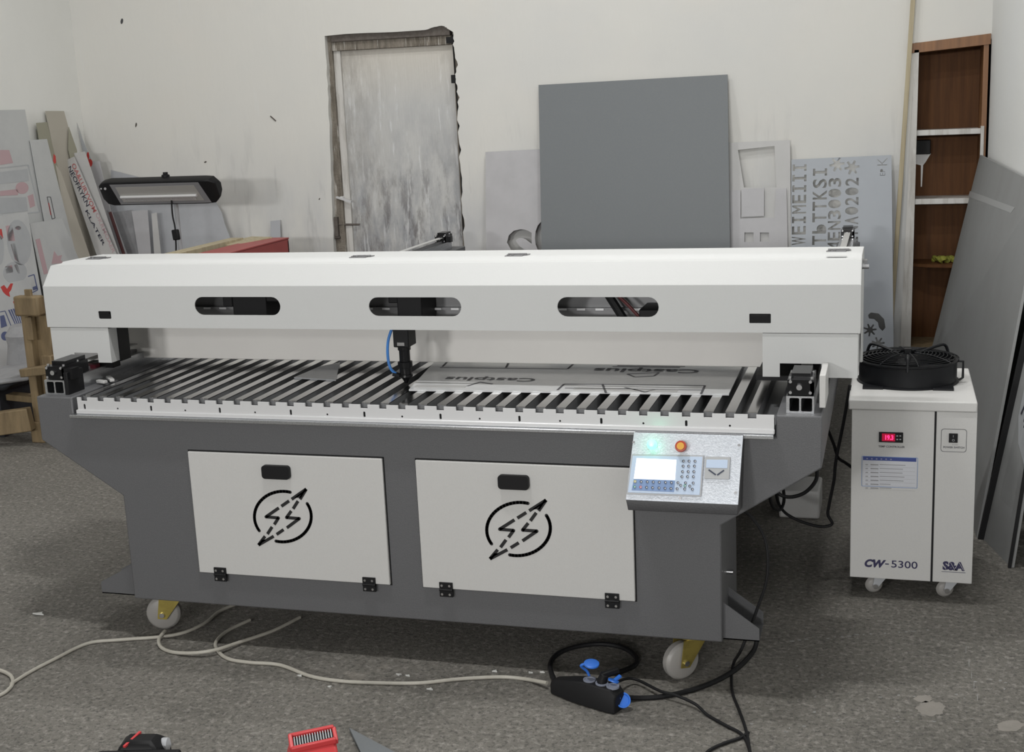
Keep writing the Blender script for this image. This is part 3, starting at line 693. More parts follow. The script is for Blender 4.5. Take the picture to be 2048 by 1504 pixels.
for (u0, v0, u1, v1, nm, lb) in ((196, 763, 212, 765, 'plastic_scrap', 'flat white plastic scrap lying on the left end of the bed'), (217, 755, 225, 762, 'plastic_scrap.001', 'small upright white plastic scrap at the tip of the flat scrap on the bed')):
    a, b = at(u0, v0, 'z', .94), at(u1, v1, 'z', .94)
    zz = .9155
    a, b = at(u0, v0+2, 'z', zz), at(u1, v1+2, 'z', zz)
    tag(build(MB().bar(a+Z*.006, b+Z*.006, .018, .011), 'plastic_scrap', M['white2'], bevel=.002), lb, 'scrap')

for o in list(COL.objects):
    if o.parent is None and o.get('category') in ('sheet', 'offcut', 'scrap') and o.name.split('.')[0] in ('acrylic_sheet', 'acrylic_offcut', 'plastic_scrap'): settle(o)
# ================================================================ CHILLER
CX0, CX1, CY0, CY1, CZ0, CZ1 = 2.600, 3.039, .80, 1.37, .081, .752
ch = thing('water_chiller', 'white water chiller cabinet on small wheels with a black fan on top', 'chiller', ((CX0+CX1)/2, (CY0+CY1)/2, 0))
build(box(CX0, CX1, CY0+.006, CY1, CZ0, CZ1), 'cabinet', M['white2'], ch, bevel=.004)
xg = 2.896
build(box(CX0, xg-.0035, CY0, CY0+.008, CZ0, CZ1-.014), 'front_panel', M['white2'], ch, bevel=.002)
build(box(xg+.0035, CX1, CY0, CY0+.008, CZ0, CZ1-.014), 'side_strip', M['white2'], ch, bevel=.002)
build(box(xg-.0035, xg+.0035, CY0+.003, CY0+.008, CZ0, CZ1-.014), 'panel_gap', M['black'], ch, smooth=0)
build(box(CX0-.012, CX1-.001, CY0-.012, CY1+.012, CZ1-.012, CZ1+.026), 'lid', M['white2'], ch, bevel=.005)
LZ = CZ1+.026
cq = lambda u, v: at(u, v, 'y', CY0)
def front(u0, v0, u1, v1, m, nm, par, th=.003, h=0):
    a, b = cq(u0, v0), cq(u1, v1); return build(box(a.x, b.x, CY0-h-th, CY0-h, b.z, a.z), nm, m, par, bevel=.0008)
ct = front(1758, 863.5, 1806, 885, M['black'], 'temperature_controller', ch, .006)
ct['label'] = 'black temperature controller with lit red digits'
front(1764, 866, 1790, 882, M['redglow'], 'display', ct, .0006, .006)
p = cq(1778, 874.5); write('19.3', .024, V((p.x, CY0-.0068, p.z)), X, Z, M['red7'], 'digits', ct, bold=.0008, sx=.8)
kb = MB()
for u in (1794.5, 1800.5):
    for v in (871, 878): q = cq(u, v); kb.box(q.x-.003, q.x+.003, CY0-.0072, CY0-.006, q.z-.002, q.z+.002)
build(kb, 'buttons', M['greyp'], ct, smooth=0)
p = cq(1783, 893.5); write('TEMP CONTROLLER', .0098, V((p.x, CY0, p.z)), X, Z, M['ink'], 'caption', ch, sx=1.05, bold=.0003)
lb = front(1725.5, 911.5, 1833, 977, M['label'], 'instruction_label', ch, .0012)
front(1726, 912, 1832.5, 923.5, M['bluebar'], 'label_header', lb, .0004, .0012)
q = cq(1758, 918); write('=   =   =   =   =   =', .012, V((q.x, CY0-.0016, q.z)), X, Z, M['label'], 'header_text', lb)
tb = MB()
for k in range(7):
    v = 928.5+7.6*k; ws = (70, 65, 64, 68, 66, 40, 42)[k]
    for u0, u1, hh in ((1731, 1736, .0022), (1741, 1757, .003), (1759, 1741+ws, .0018)):
        a, b = cq(u0, v+k*.2), cq(u1, v+k*.2+.8); tb.box(a.x, b.x, CY0-.0016, CY0-.0012, a.z-hh, a.z+hh*.3)
    a, b = cq(1730, v+3.6), cq(1830, v+5); tb.box(a.x, b.x, CY0-.0015, CY0-.0012, a.z-.0004, a.z)
build(tb, 'label_text', M['inkl'], lb, smooth=0)
ps = MB().flat(plate(rrect(0, 0, .089, .087, .01), [rrect(0, 0, .0855, .0835, .009)], .0008), (cq(1907.5, 881).x, CY0, cq(1907.5, 881).z), X, Z, 0)
build(ps, 'switch_outline', M['ink'], ch, smooth=0)
sw = front(1898, 866.5, 1915, 885, M['black'], 'power_switch', ch, .006)
q = cq(1906.5, 872); write('I', .012, V((q.x, CY0-.0062, q.z)), X, Z, M['greyp'], 'switch_mark', sw)
q = cq(1906.5, 880); write('O', .012, V((q.x, CY0-.0062, q.z)), X, Z, M['greyp'], 'switch_mark', sw)
q = cq(1907.5, 895); write('POWER SWITCH', .0098, V((q.x, CY0, q.z)), X, Z, M['ink'], 'caption', ch, bold=.0003)
q = cq(1910, 889.5); write('AC220V', .006, V((q.x, CY0, q.z)), X, Z, M['inkl'], 'caption', ch)
q = cq(1746.5, 1127.5); write('CW', .040, V((q.x, CY0, q.z)), X, Z, M['navy'], 'model_lettering', ch, bold=.0022, shear=.28, sx=1.0)
q = cq(1774, 1128); build(MB().box(q.x-.007, q.x+.007, CY0-.0007, CY0, q.z-.002, q.z+.002), 'model_lettering', M['navy'], ch)
q = cq(1808.5, 1130); write('5300', .040, V((q.x, CY0, q.z)), X, Z, M['navy'], 'model_lettering', ch, bold=.0004, sx=1.22)
q = cq(1906.5, 1133); lm = write('S&A', .043, V((q.x, CY0, q.z)), X, Z, M['navy'], 'maker_lettering', ch, bold=.0026, sx=.98)
st = MB()
for k in range(3):
    q2 = cq(1889+17*k, 1132); st.prism([(q2.x-.010, CY0-.0009, q2.z+.014), (q2.x-.0085, CY0-.0009, q2.z+.014), (q2.x+.008, CY0-.0009, q2.z-.016), (q2.x+.0065, CY0-.0009, q2.z-.016)], (0, .0003, 0))
build(st, 'lettering_cut', M['white2'], ch, smooth=0)
bd2 = MB().flat(plate(rrect(0, 0, .2, .118, .004), [rrect(0, 0, .1965, .1145, .003)], .0006), (cq(1779, 944).x, CY0-.0012, cq(1779, 944).z), X, Z, 0); build(bd2, 'label_border', M['blueg'], lb, smooth=0)
a, b = cq(1883, 1142.5), cq(1931, 1143.5); build(box(a.x, b.x, CY0-.0007, CY0, a.z-.0016, a.z), 'lettering_underline', M['navy'], ch)
for x, y in ((2.688, .86), (2.947, .86), (2.69, 1.30), (2.95, 1.30)): caster(x, y, .25, ch, .033, .024, CZ0, 'greyp')
# fan on the lid
fc = V((2.799, 1.142, LZ)); FR = .187
fan = build(MB().lathe(fc, Z, [(FR-.004, .0), (FR+.004, .0), (FR+.004, .006), (FR-.004, .008), (FR-.004, .080), (FR+.003, .084), (FR+.003, .088), (FR-.012, .088), (FR-.012, .01), (FR-.012, .0)], 48), 'fan', M['fan'], ch)
fan['label'] = 'round black fan in a wire guard'
for q in (-.165, .09): build(box(fc.x+q, fc.x+q+.075, fc.y-.178, fc.y-.1, LZ, LZ+.008), 'mounting_foot', M['fan'], fan)
gd = MB()
for k in range(1, 12):
    r = .035+k*.014; gd.tube([fc+V((r*math.cos(2*PI*i/40), r*math.sin(2*PI*i/40), .112-.02*(r/FR)**3)) for i in range(40)], .0016, 5, True)
for k in range(8):
    a = 2*PI*k/8+.2; gd.tube(spline([fc+V((.03*math.cos(a), .03*math.sin(a), .113)), fc+V((.12*math.cos(a), .12*math.sin(a), .109)), fc+V((FR*math.cos(a), FR*math.sin(a), .092))]), .0022, 6)
build(gd, 'guard', M['fan'], fan)
br = MB()
for a in (.6, 2.55, 4.7):
    br.tube(spline([fc+V((.04*math.cos(a), .04*math.sin(a), .10)), fc+V((.13*math.cos(a), .13*math.sin(a), .122)), fc+V((.172*math.cos(a), .172*math.sin(a), .12)), fc+V((.19*math.cos(a), .19*math.sin(a), .07))]), .006, 7)
br.tube([fc+V((FR+.002, -.03, .01)), fc+V((FR+.016, -.03, .02)), fc+V((FR+.016, -.03, .083)), fc+V((FR-.05, -.03, .088))], .005, 7)
br.box(fc.x-.012, fc.x+.012, fc.y-.012, fc.y+.012, LZ+.08, LZ+.126)
build(br, 'bracket', M['fan'], fan)
build(MB().lathe(fc+Z*.02, Z, [(.0, 0), (.045, 0), (.045, .05), (.036, .06), (.0, .062)]), 'motor_hub', M['fan'], fan)
bl = MB()
for k in range(5):
    a = 2*PI*k/5; d = V((math.cos(a), math.sin(a), 0)); t = V((-math.sin(a), math.cos(a), 0))
    bl.loft([[fc+d*.04-t*.02+Z*.028, fc+d*.04+t*.02+Z*.05, fc+d*.04+t*.02+Z*.053, fc+d*.04-t*.02+Z*.031], [fc+d*.165-t*.06+Z*.024, fc+d*.165+t*.05+Z*.054, fc+d*.165+t*.05+Z*.057, fc+d*.165-t*.06+Z*.027]])
build(bl, 'blades', M['fan'], fan)
build(MB().cyl(fc+V((-.025, -.035, .1)), fc+V((-.025, -.035, .106)), .006, n=8).cyl(fc+V((.03, -.035, .1)), fc+V((.03, -.035, .106)), .006, n=8), 'guard_screws', M['steel'], fan)

# ================================================================ SHEETS AGAINST THE BACK WALL
def wall_plane(yb_, yt, zt): # plane through (y=yb,z=0) and (y=yt,z=zt)
    n = V((0, zt, -(yt-yb_))).normalized(); return V((0, yb_, 0)), n
def left_plane(xb, xt, zt):
    n = V((zt, 0, -(xt-xb))).normalized(); return V((xb, 0, 0)), n
def drop(a, b):  # continue the line a->b down to the floor
    t = a.z/(a.z-b.z); p = a+(b-a)*t; return p
def sheet(name, lab, cat, pix, plane, m, th=.004, floor=(), group=None, smooth=0):
    """outline pixels on a leaning plane; indices in floor are replaced by the floor point under that edge"""
    P0_, n = plane; pts = [on(u, v, P0_, n) for u, v in pix]
    for i in floor:
        j = i-1 if (i-1) % len(pts) not in floor else (i+1) % len(pts)
        pts[i] = drop(pts[j % len(pts)], pts[i]); 
    nn = n if n.dot(CAM-P0_) > 0 else -n
    mz = min(p.z for p in pts)
    o = build(MB().prism(pts, nn*-th), name, m, smooth=0)
    return tag(o, lab, cat, group), nn
# tall plain grey panel
sheet('grey_sheet', 'large plain dark grey panel standing against the back wall behind the machine', 'panel', [(1077, 170), (1455, 149), (1460, 497), (1083, 497)], wall_plane(4.93, 5.26, 2.0), M['panel'], .01, (2, 3))
# sheet with punched letters beside the panel on the left
pl_ = wall_plane(5.08, 5.27, 1.55); n = pl_[1]; nn = n if n.dot(CAM-pl_[0]) > 0 else -n
def local_sheet(name, lab, cat, pix, plane, m, holes_px=(), holes2d=None, th=.006):
    P0_, n = plane; nn = n if n.dot(CAM-P0_) > 0 else -n
    ux = X if abs(n.y) > abs(n.x) else -Y
    ux = X if abs(n.y) > abs(n.x) else (V((0, 1, 0)))
    uy = nn.cross(ux); uy = uy if uy.z > 0 else -uy
    o = on(*pix[0], P0_, n)
    to2 = lambda p: ((p-o).dot(ux), (p-o).dot(uy))
    out = []
    for q in pix: out.append(to2(on(q[0], q[1], P0_, n) if not isinstance(q, V) else q))
    floor2 = -o.z/uy.z
    out = [(x, max(y, floor2+.002)) for x, y in out]
    hs = [[to2(on(u, v, P0_, n)) for u, v in h] for h in holes_px]
    if holes2d: hs += holes2d(lambda u, v: to2(on(u, v, P0_, n)))
    b = MB(); un = ux.cross(uy); sgn = 1 if un.dot(nn) > 0 else -1
    vs, fs = plate(out, hs, th)
    b.add([o+ux*p[0]+uy*p[1]+nn*(p[2]-th) for p in vs], fs)
    ob = build(b, name, m, smooth=0); return tag(ob, lab, cat), (o, ux, uy, nn)
def letters(s, size, bold=0, sx=1.0): return text_outlines(s, size, bold, sx)
def place(loops, cx, cy, rot=0, mirror=False):
    c, s = math.cos(rot), math.sin(rot); return [[(cx+(-x if mirror else x)*c-y*s, cy+(-x if mirror else x)*s+y*c) for x, y in l] for l in loops]
def h_left(f):
    c = f(1040, 505); d = f(1078, 470); r = f(1096, 462)
    return place(letters('S', .46, .012), c[0], c[1]-.02, 0) + [[(r[0]+.09*math.cos(a)*.9-.02, r[1]+.13*math.sin(a)-.05) for a in [k*PI/8 for k in range(16)]]]
local_sheet('cutout_sheet', 'pale lilac-grey sheet with cut-out curved letters, partly behind the dark grey panel', 'sheet', [(971, 304), (1120, 296), (1120, 900), (975, 900)], pl_, M['wsheet'], (), h_left)
# pale sheets stacked right of the panel
local_sheet('template_sheet', 'pale white sheet with one large rectangular cut-out, right of the dark grey panel', 'sheet', [(1400, 288), (1580, 280), (1582, 1000), (1400, 1000)], wall_plane(5.06, 5.275, 1.6), M['wsheet2'],
            [[(1476, 300), (1549, 292), (1553, 375), (1488, 375)]])
local_sheet('offcut_sheet', 'lilac-white sheet with a notch at its top and two small square holes low down', 'sheet', [(1440, 382), (1481, 380), (1481, 437), (1549, 435), (1552, 378), (1573, 376), (1577, 1000), (1440, 1000)], wall_plane(5.02, 5.235, 1.4), M['wsheet'],
            [[(1489, 465), (1507, 465), (1507, 484), (1489, 484)], [(1520, 465), (1538, 465), (1538, 483), (1520, 483)]])
sq = local_sheet('square_piece', 'plain square lilac-grey piece standing in the notch of the white offcut sheet', 'sheet', [(1483, 378), (1528, 376), (1528, 432), (1483, 434)], wall_plane(5.0, 5.235, 1.4), M['wsheet'], th=.005)[0]
# letter sheet
def h_letters(f):
    hs = []
    def col(s, u0, v0, v1, hgt, sx=1.0):
        """letters read upward, one by one"""
        n_ = len(s)
        for i, chh in enumerate(s):
            v = v0+(v1-v0)*(i+.5)/n_; uu = u0-(v-v0)*.012
            c = f(uu, v); a, b = f(uu, v0+(v1-v0)*i/n_), f(uu, v0+(v1-v0)*(i+1)/n_); step = abs(b[1]-a[1])
            ls = letters(chh, 1.0, .018) if chh != 'I' else [[(0, 0), (1, 0), (1, .16), (.68, .16), (.68, .84), (1, .84), (1, 1), (0, 1), (0, .84), (.32, .84), (.32, .16), (0, .16)]]
            xs = [p[0] for l in ls for p in l]; ys = [p[1] for l in ls for p in l]
            sw, sh_ = (max(xs)-min(xs)), (max(ys)-min(ys)); cx_, cy_ = (max(xs)+min(xs))/2, (max(ys)+min(ys))/2
            kx, ky = step*.80/sw, hgt*.82/sh_
            if chh in 'I': kx = step*.62/sw
            l2 = [[((x-cx_)*kx, (y-cy_)*ky) for x, y in l] for l in ls]
            hs.extend(place(l2, c[0], c[1], PI/2))
    col('OWEIMEIII', 1597, 513, 325, .115); col('OTbTTKSI', 1638, 515, 333, .115); col('MEN3003', 1668, 505, 354, .105); col('MEINA0202', 1702, 528, 354, .108)
    for (u, v) in ((1674, 329), (1704, 335)):
        c = f(u, v); l = []
        for k in range(24):
            a = 2*PI*k/24; r = (.050 if k % 4 in (0, 1) else .024); l.append((c[0]+r*math.cos(a), c[1]+r*math.sin(a)))
        hs.append(l)
    c = f(1766, 324); hs.extend(place(letters('K', .1, -.002), c[0], c[1], PI/2)); c = f(1766, 345); hs.extend(place(letters('EP', .05, -.001), c[0], c[1], PI/2))
    # flower shapes and a hook low down, right of the gantry
    for (u, v) in ((1740, 660), (1756, 687)):
        c = f(u, v); l = []
        for k in range(28):
            a = 2*PI*k/28; r = (.044 if k % 4 in (0, 1) else .02); l.append((c[0]+r*math.cos(a), c[1]+r*math.sin(a)))
        hs.append(l)
    hk = [f(u, v) for u, v in ((1736, 630), (1742, 625), (1757, 627), (1768, 638), (1771, 655), (1765, 662), (1758, 655), (1756, 645), (1748, 638), (1738, 637))]
    hs.append(hk); return hs
local_sheet('letter_sheet', 'bluish-grey sheet cut through with upright rows of letters, digits and stars, beside the pale lath', 'sheet', [(1583, 319), (1783, 310), (1781, 1100), (1576, 1100)], wall_plane(5.0, 5.25, 1.5), M['lsheet'], (), h_letters, .008)
# small leaning strip behind the red box
local_sheet('acrylic_strip', 'small narrow clear-grey strip with a dark edge standing behind the red box', 'strip', [(541, 442), (560, 440), (572, 900), (541, 900)], wall_plane(5.12, 5.27, 1.1), M['bsheet'])
# low sheet under the heater
P = wall_plane(5.06, 5.285, 1.5)
local_sheet('worn_sheet', 'wide worn blue-grey sheet with a broken right edge standing behind the heater', 'sheet', [(222, 340), (300, 360), (425, 392), (443, 425), (450, 450), (470, 500), (520, 1000), (225, 1000)], P, M['bsheet'], th=.006)
for k, (pix, lab, m) in enumerate((([(224, 425), (262, 420), (282, 520), (250, 520)], 'beige-grey strip nearest the corner, standing below the heater', 'sack'),
                                   ([(263, 422), (295, 420), (303, 520), (279, 520)], 'mid-grey strip standing between the beige strip and the slim white one below the heater', 'wsheet'),
                                   ([(303, 427), (313, 425), (323, 520), (309, 520)], 'slim white strip standing below the heater, left of its cable', 'wsheet2'))):
    Pk = wall_plane(4.98-.02*k, 5.22-.02*k, 1.4)
    tl, tr, br_, bl_ = [on(u, v, *Pk) for u, v in pix]
    tag(build(MB().prism([tl, tr, drop(tr, br_), drop(tl, bl_)], Pk[1]*.005), 'plastic_strip', M[m], smooth=0), lab, 'strip', 'strips standing below the heater')

# ================================================================ SHEETS AGAINST THE LEFT WALL
def lsheet(name, lab, cat, pix, xb, xt, zt, m, floor=(2, 3), th=.004):
    for _ in range(60):
        pl_ = left_plane(xb, xt, zt) if xb < 0 else wall_plane(xb, xt, zt); P0_, n = pl_; nn = n if n.dot(CAM-P0_) > 0 else -n
        pts = [on(u, v, P0_, n) for u, v in pix]
        if max(p.y for i, p in enumerate(pts) if i not in floor) < 5.24: break
        xb += .02; xt += .02
    k = len(pts)
    for i in floor:
        j = (i-1) % k if (i-1) % k not in floor else (i+1) % k
        pts[i] = drop(pts[j], pts[i])
    o = build(MB().prism(pts, nn*-th), name, m, smooth=0); tag(o, lab, cat, 'sheets leaning on the left wall')
    return o, pl_, nn
def marks(o, pl_, nn, shapes, m, nm='print'):
    for s in shapes: build(MB().prism([on(u, v, *pl_)+nn*.0012 for u, v in s], nn*-.001), nm, m, o, smooth=0)
ell = lambda cu, cv, a, b, rot=0, n=18: [(cu+a*math.cos(t)*math.cos(rot)-b*math.sin(t)*math.sin(rot), cv+a*math.cos(t)*math.sin(rot)+b*math.sin(t)*math.cos(rot)) for t in [2*PI*i/n for i in range(n)]]
def lines(l, w=2):
    out = []
    for a, b in zip(l, l[1:]):
        d = V((b[0]-a[0], b[1]-a[1])); d.normalize(); nx, ny = -d.y*w/2, d.x*w/2
        out.append([(a[0]-nx, a[1]-ny), (b[0]-nx, b[1]-ny), (b[0]+nx, b[1]+ny), (a[0]+nx, a[1]+ny)])
    return out
# deepest first
lsheet('olive_board', 'thin olive board, tallest plain edge showing between two film sheets at the left wall', 'board', [(73, 246), (94, 244), (170, 560), (120, 560)], -3.36, -3.57, 2.0, M['olive'])
lsheet('beige_board', 'beige board standing near the room corner behind the printed letter strip', 'board', [(91, 222), (128, 222), (215, 540), (160, 560)], -3.35, -3.575, 2.0, M['beigeb'])
lsheet('pale_board', 'slim pale board in the room corner with a fringed edge', 'board', [(149, 234), (160, 262), (240, 520), (215, 520)], 5.02, 5.23, 2.0, M['wsheet2'])
lsheet('olive_wedge', 'small olive wedge showing above the letter strip in the room corner', 'board', [(138, 254), (154, 300), (165, 420), (137, 300)], -3.31, -3.55, 1.9, M['olive'], ())
lsheet('corner_strip', 'bluish striped strip leaning into the room corner, right of the pale boards', 'strip', [(158, 262), (182, 318), (236, 520), (205, 520)], 4.97, 5.2, 1.8, M['filmg'])
o, p_, n_ = lsheet('lined_strip', 'pale strip with thin grey lines leaning just behind the printed letter strip', 'strip', [(160, 328), (177, 326), (226, 520), (199, 520)], 4.80, 5.04, 1.7, M['wsheet'])
marks(o, p_, n_, lines([(166, 334), (210, 505)], 1.2)+lines([(172, 333), (217, 505)], 1.2), M['inkl'])
lsheet('pale_plate', 'small pale plate standing above the printed letter strip in the corner', 'plate', [(148, 306), (170, 303), (179, 330), (155, 334)], 4.74, 4.99, 1.75, M['wsheet2'])
o, p_, n_ = lsheet('cracked_strip', 'pale strip with red dabs at its top leaning beside the corner, left of the heater', 'strip', [(176, 322), (199, 322), (246, 530), (206, 530)], 4.90, 5.12, 1.6, M['wsheet'])
marks(o, p_, n_, [ell(180, 326, 5, 8), ell(176, 312, 2.5, 8)], M['redink'])
o, p_, n_ = lsheet('brown_edge_strip', 'narrow strip with a dark red-brown edge leaning right of the letter strip', 'strip', [(213, 420), (224, 424), (262, 530), (238, 530)], 4.86, 5.04, 1.4, M['sack'])
marks(o, p_, n_, lines([(220, 424), (250, 515)], 6), mat('maroon_edge', (.11, .045, .045), .6))
# film covered sheets
o, p_, n_ = lsheet('film_sheet', 'big milky film sheet at the far left with faint pink and grey printed boxes', 'sheet', [(-60, 222), (50, 219), (95, 470), (-60, 520)], -3.15, -3.52, 2.0, M['filmw'])
marks(o, p_, n_, lines([(0, 336), (56, 330), (79, 424), (0, 432)], 2.5)+[[(0, 344), (55, 338), (58, 362), (0, 368)], [(0, 396), (52, 394), (56, 422), (0, 428)]], M['filmg'])
marks(o, p_, n_, [ell(44, 376, 13, 12), [(0, 382), (36, 378), (36, 390), (0, 392)], [(55, 392), (66, 388), (70, 412), (60, 416)], [(0, 300), (18, 300), (26, 326), (0, 330)]], M['pinkink'], 'pink_print')
o, p_, n_ = lsheet('film_sheet', 'tall clear film sheet with a small outlined red arrow, right of the pink-boxed sheet', 'sheet', [(60, 280), (94, 278), (165, 560), (110, 560)], -3.12, -3.49, 1.9, M['filmw'])
marks(o, p_, n_, lines([(94, 394), (101, 394), (110, 436), (104, 438), (94, 394)], 1.4), M['ink']); marks(o, p_, n_, lines([(97, 406), (102, 430)], 2), M['redink'], 'red_print')
marks(o, p_, n_, [[(107, 308), (111, 312), (112, 325), (109, 328), (106, 322)]], M['redink'], 'red_tab')
o, p_, n_ = lsheet('beige_strip', 'narrow beige strip leaning between the clear film sheet and the letter strip', 'strip', [(111, 328), (122, 345), (190, 540), (150, 540)], -3.14, -3.49, 1.8, M['beigeb'])
o, p_, n_ = lsheet('letter_strip', 'tilted white strip printed with rows of red and black letters, leaning in the corner', 'strip', [(129, 322), (148, 313), (238, 520), (200, 530)], 4.70, 4.96, 1.75, M['wsheet2'])
for s, (u, v), (u2, v2), m, sz in (('OA&LURYVOM', (146, 328), (190, 424), 'redlet', .05), ('NEOFRYKN', (138, 334), (176, 412), 'bannerink', .05), ('KLATER', (172, 420), (208, 490), 'bannerink', .035), ('OKRMOAER', (193, 426), (228, 505), 'pinkink', .045)):
    P0_, n = p_; a, b = on(u, v, P0_, n), on(u2, v2, P0_, n); d = (b-a); L_n = d.length; d.normalize()
    up = n_.cross(d); vs, fs, _ = text2d(s, sz, bold=.0006); ww = max(q[0] for q in vs)-min(q[0] for q in vs)
    vs = [(q[0]*L_n/ww, q[1], q[2]) for q in vs]
    b_ = MB(); b_.add([a+d*(L_n/2+q[0])+up*q[1]+n_*.0014 for q in vs], fs); build(b_, 'lettering', M[m], o, smooth=0)
o, p_, n_ = lsheet('film_sheet', 'crinkled film sheet with upright red word and red star just behind the hood end', 'sheet', [(60, 447), (124, 437), (175, 560), (95, 620)], -3.0, -3.36, 1.5, M['filmw'])
marks(o, p_, n_, lines([(75, 478), (92, 548)], 9), M['pinkink']); marks(o, p_, n_, [[(103, 528), (108, 502), (115, 512), (124, 510), (121, 520), (128, 526)]], M['pinkink'], 'red_print')
o, p_, n_ = lsheet('film_sheet', 'white film sheet with long rounded grey and pink shapes, under the pink-boxed sheet', 'sheet', [(-60, 438), (55, 425), (85, 600), (-60, 640)], -2.95, -3.34, 1.5, M['filmw'])
marks(o, p_, n_, [ell(38, 485, 24, 46, -.12), ell(30, 545, 24, 22, -.2), ell(0, 500, 8, 30)], M['filmg'])
marks(o, p_, n_, [[(11, 452), (24, 450), (30, 482), (16, 482)], [(21, 488), (30, 486), (38, 525), (30, 520)], ell(36, 456, 6, 4), [(28, 530), (35, 528), (40, 546), (36, 548)], [(10, 533), (24, 530), (26, 545), (12, 547)]], M['pinkink'], 'pink_print')
marks(o, p_, n_, [[(0, 458), (3, 458), (6, 476), (2, 480), (0, 476)]], M['redink'], 'red_print')
marks(o, p_, n_, lines([(56, 553), (68, 549), (75, 580), (65, 585)], 2)+[[(65, 574), (74, 571), (76, 578), (66, 581)]], M['blueink'], 'blue_print')
o, p_, n_ = lsheet('printed_sheet', 'white printed sheet with red emblem, red word and fan of dark blue lines', 'sheet', [(-60, 582), (60, 557), (80, 700), (-60, 760)], -2.9, -3.22, 1.1, M['filmw'])
marks(o, p_, n_, [[(1, 574), (8, 570), (14, 578), (21, 567), (26, 567), (22, 580), (18, 585), (20, 594), (12, 590), (6, 584)], [(26, 603), (34, 598), (36, 602), (27, 607)], [(37, 599), (46, 597), (47, 602), (38, 604)], [(48, 597), (56, 594), (57, 599), (49, 602)]], M['redink'], 'red_print')
sh_l = [[(16+4.6*k, 620-1.2*k), (19+4.6*k, 619.4-1.2*k), (40+2.2*k, 668-3*k), (39+2.2*k, 668.5-3*k)] for k in range(9)]
marks(o, p_, n_, sh_l, M['blueink'], 'blue_print')
marks(o, p_, n_, lines([(0, 624), (10, 622), (30, 672)], 1.6)+[[(0, 632), (8, 630), (14, 652), (2, 656)], ell(10, 672, 8, 9)], M['blueink'], 'blue_print')

# ================================================================ HEATER on a tripod
HYD = 4.3
hc = at(320, 378, 'y', HYD)
ht = thing('infrared_heater', 'long black infrared heater on a tripod, standing before the corner sheets', 'heater', (hc.x, HYD, 0))
hp = lambda u, v, y=HYD: at(u, v, 'y', y)
a, b = hp(203, 376), hp(436, 372)
# body: long rounded trough tilted down toward the room
up = V((0, .5, .87)); fw = V((0, -.87, .5))*-1; fw = V((0, -.87, -.5)); up = V((0, -.5, .87))
sx0, sx1 = hp(208, 360).x, hp(436, 360).x
def sect(x, s=1.0, e=1.0): return [V((x, HYD, hc.z))+up*(q[0]*s)+fw*(q[1]*s*e) for q in ((.095, .02), (.095, .05), (-.095, .06), (-.10, .02), (-.06, -.05), (.02, -.075), (.08, -.04))]
hb = MB().loft([sect(sx0-.02, .55), sect(sx0+.02, .9), sect(sx0+.07), sect(sx1-.09), sect(sx1-.03, .95), sect(sx1+.005, .6)])
build(hb, 'housing', M['black'], ht, bevel=.006)
fo = lambda u, w_, h=.0: V((u, HYD, hc.z))+up*w_+fw*h
xa, xb2 = sx0+.10, sx1-.11
build(MB().loft([[fo(xa, .083, .053), fo(xb2, .083, .053), fo(xb2+.05, -.083, .061), fo(xa+.03, -.083, .061)], [fo(xa, .083, .056), fo(xb2, .083, .056), fo(xb2+.05, -.083, .064), fo(xa+.03, -.083, .064)]]), 'bezel', M['heatgrey'], ht)
build(MB().loft([[fo(xa+.04, .062, .057), fo(xb2-.04, .062, .057), fo(xb2, -.062, .064), fo(xa+.06, -.062, .064)], [fo(xa+.04, .062, .059), fo(xb2-.04, .062, .059), fo(xb2, -.062, .066), fo(xa+.06, -.062, .066)]]), 'reflector', M['quartz'], ht)
el = MB()
el.cyl(fo(xa+.06, -.015, .072), fo(xb2-.04, -.015, .072), .011, n=10)
for k in range(60): el.cyl(fo(xa+.08+k*(xb2-xa-.13)/60, -.052, .070), fo(xa+.08+k*(xb2-xa-.13)/60, -.005, .070), .0032, n=5)
build(el, 'element', M['aluw'], ht)
build(MB().cyl(fo(xa-.05, .05, .05), fo(xa-.05, .05, .058), .009, n=10).cyl(fo(xa-.085, .05, .05), fo(xa-.085, .05, .056), .006, n=10), 'indicator', M['aluw'], ht)
k_ = hp(331, 350); build(MB().lathe(k_-Z*.03, Z, [(.03, 0), (.03, .03), (.018, .036), (.018, .05), (.0, .05)], 12), 'tilt_knob', M['black'], ht)
px_ = hp(348, 440).x
build(MB().cyl((px_, HYD+.05, .06), (px_, HYD+.05, hc.z-.03), .016, n=12), 'pole', M['greyp'], ht)
lg = MB()
for a in (.5, 2.6, 4.7):
    lg.tube([(px_, HYD+.05, .35), (px_+.42*math.cos(a), HYD+.05+.42*math.sin(a), .012)], .011, 8)
build(lg, 'tripod_leg', M['greyp'], ht)
cpts = [hp(343, 400, HYD-.03), hp(345, 430, HYD-.03), hp(350, 455, HYD-.03), hp(352, 490, HYD-.03), hp(354, 540, HYD-.03)]
build(MB().tube(spline(cpts+[V((px_+.03, HYD-.03, .3)), V((px_+.05, HYD-.1, .006))]), .006, 7), 'cord', M['rubber'], ht)
c0, c1 = hp(350, 459, HYD-.035), hp(354, 480, HYD-.035)
build(MB().bar(c0, c1, .052, .03, (0, 1, 0)), 'inline_switch', M['black'], ht, bevel=.008)

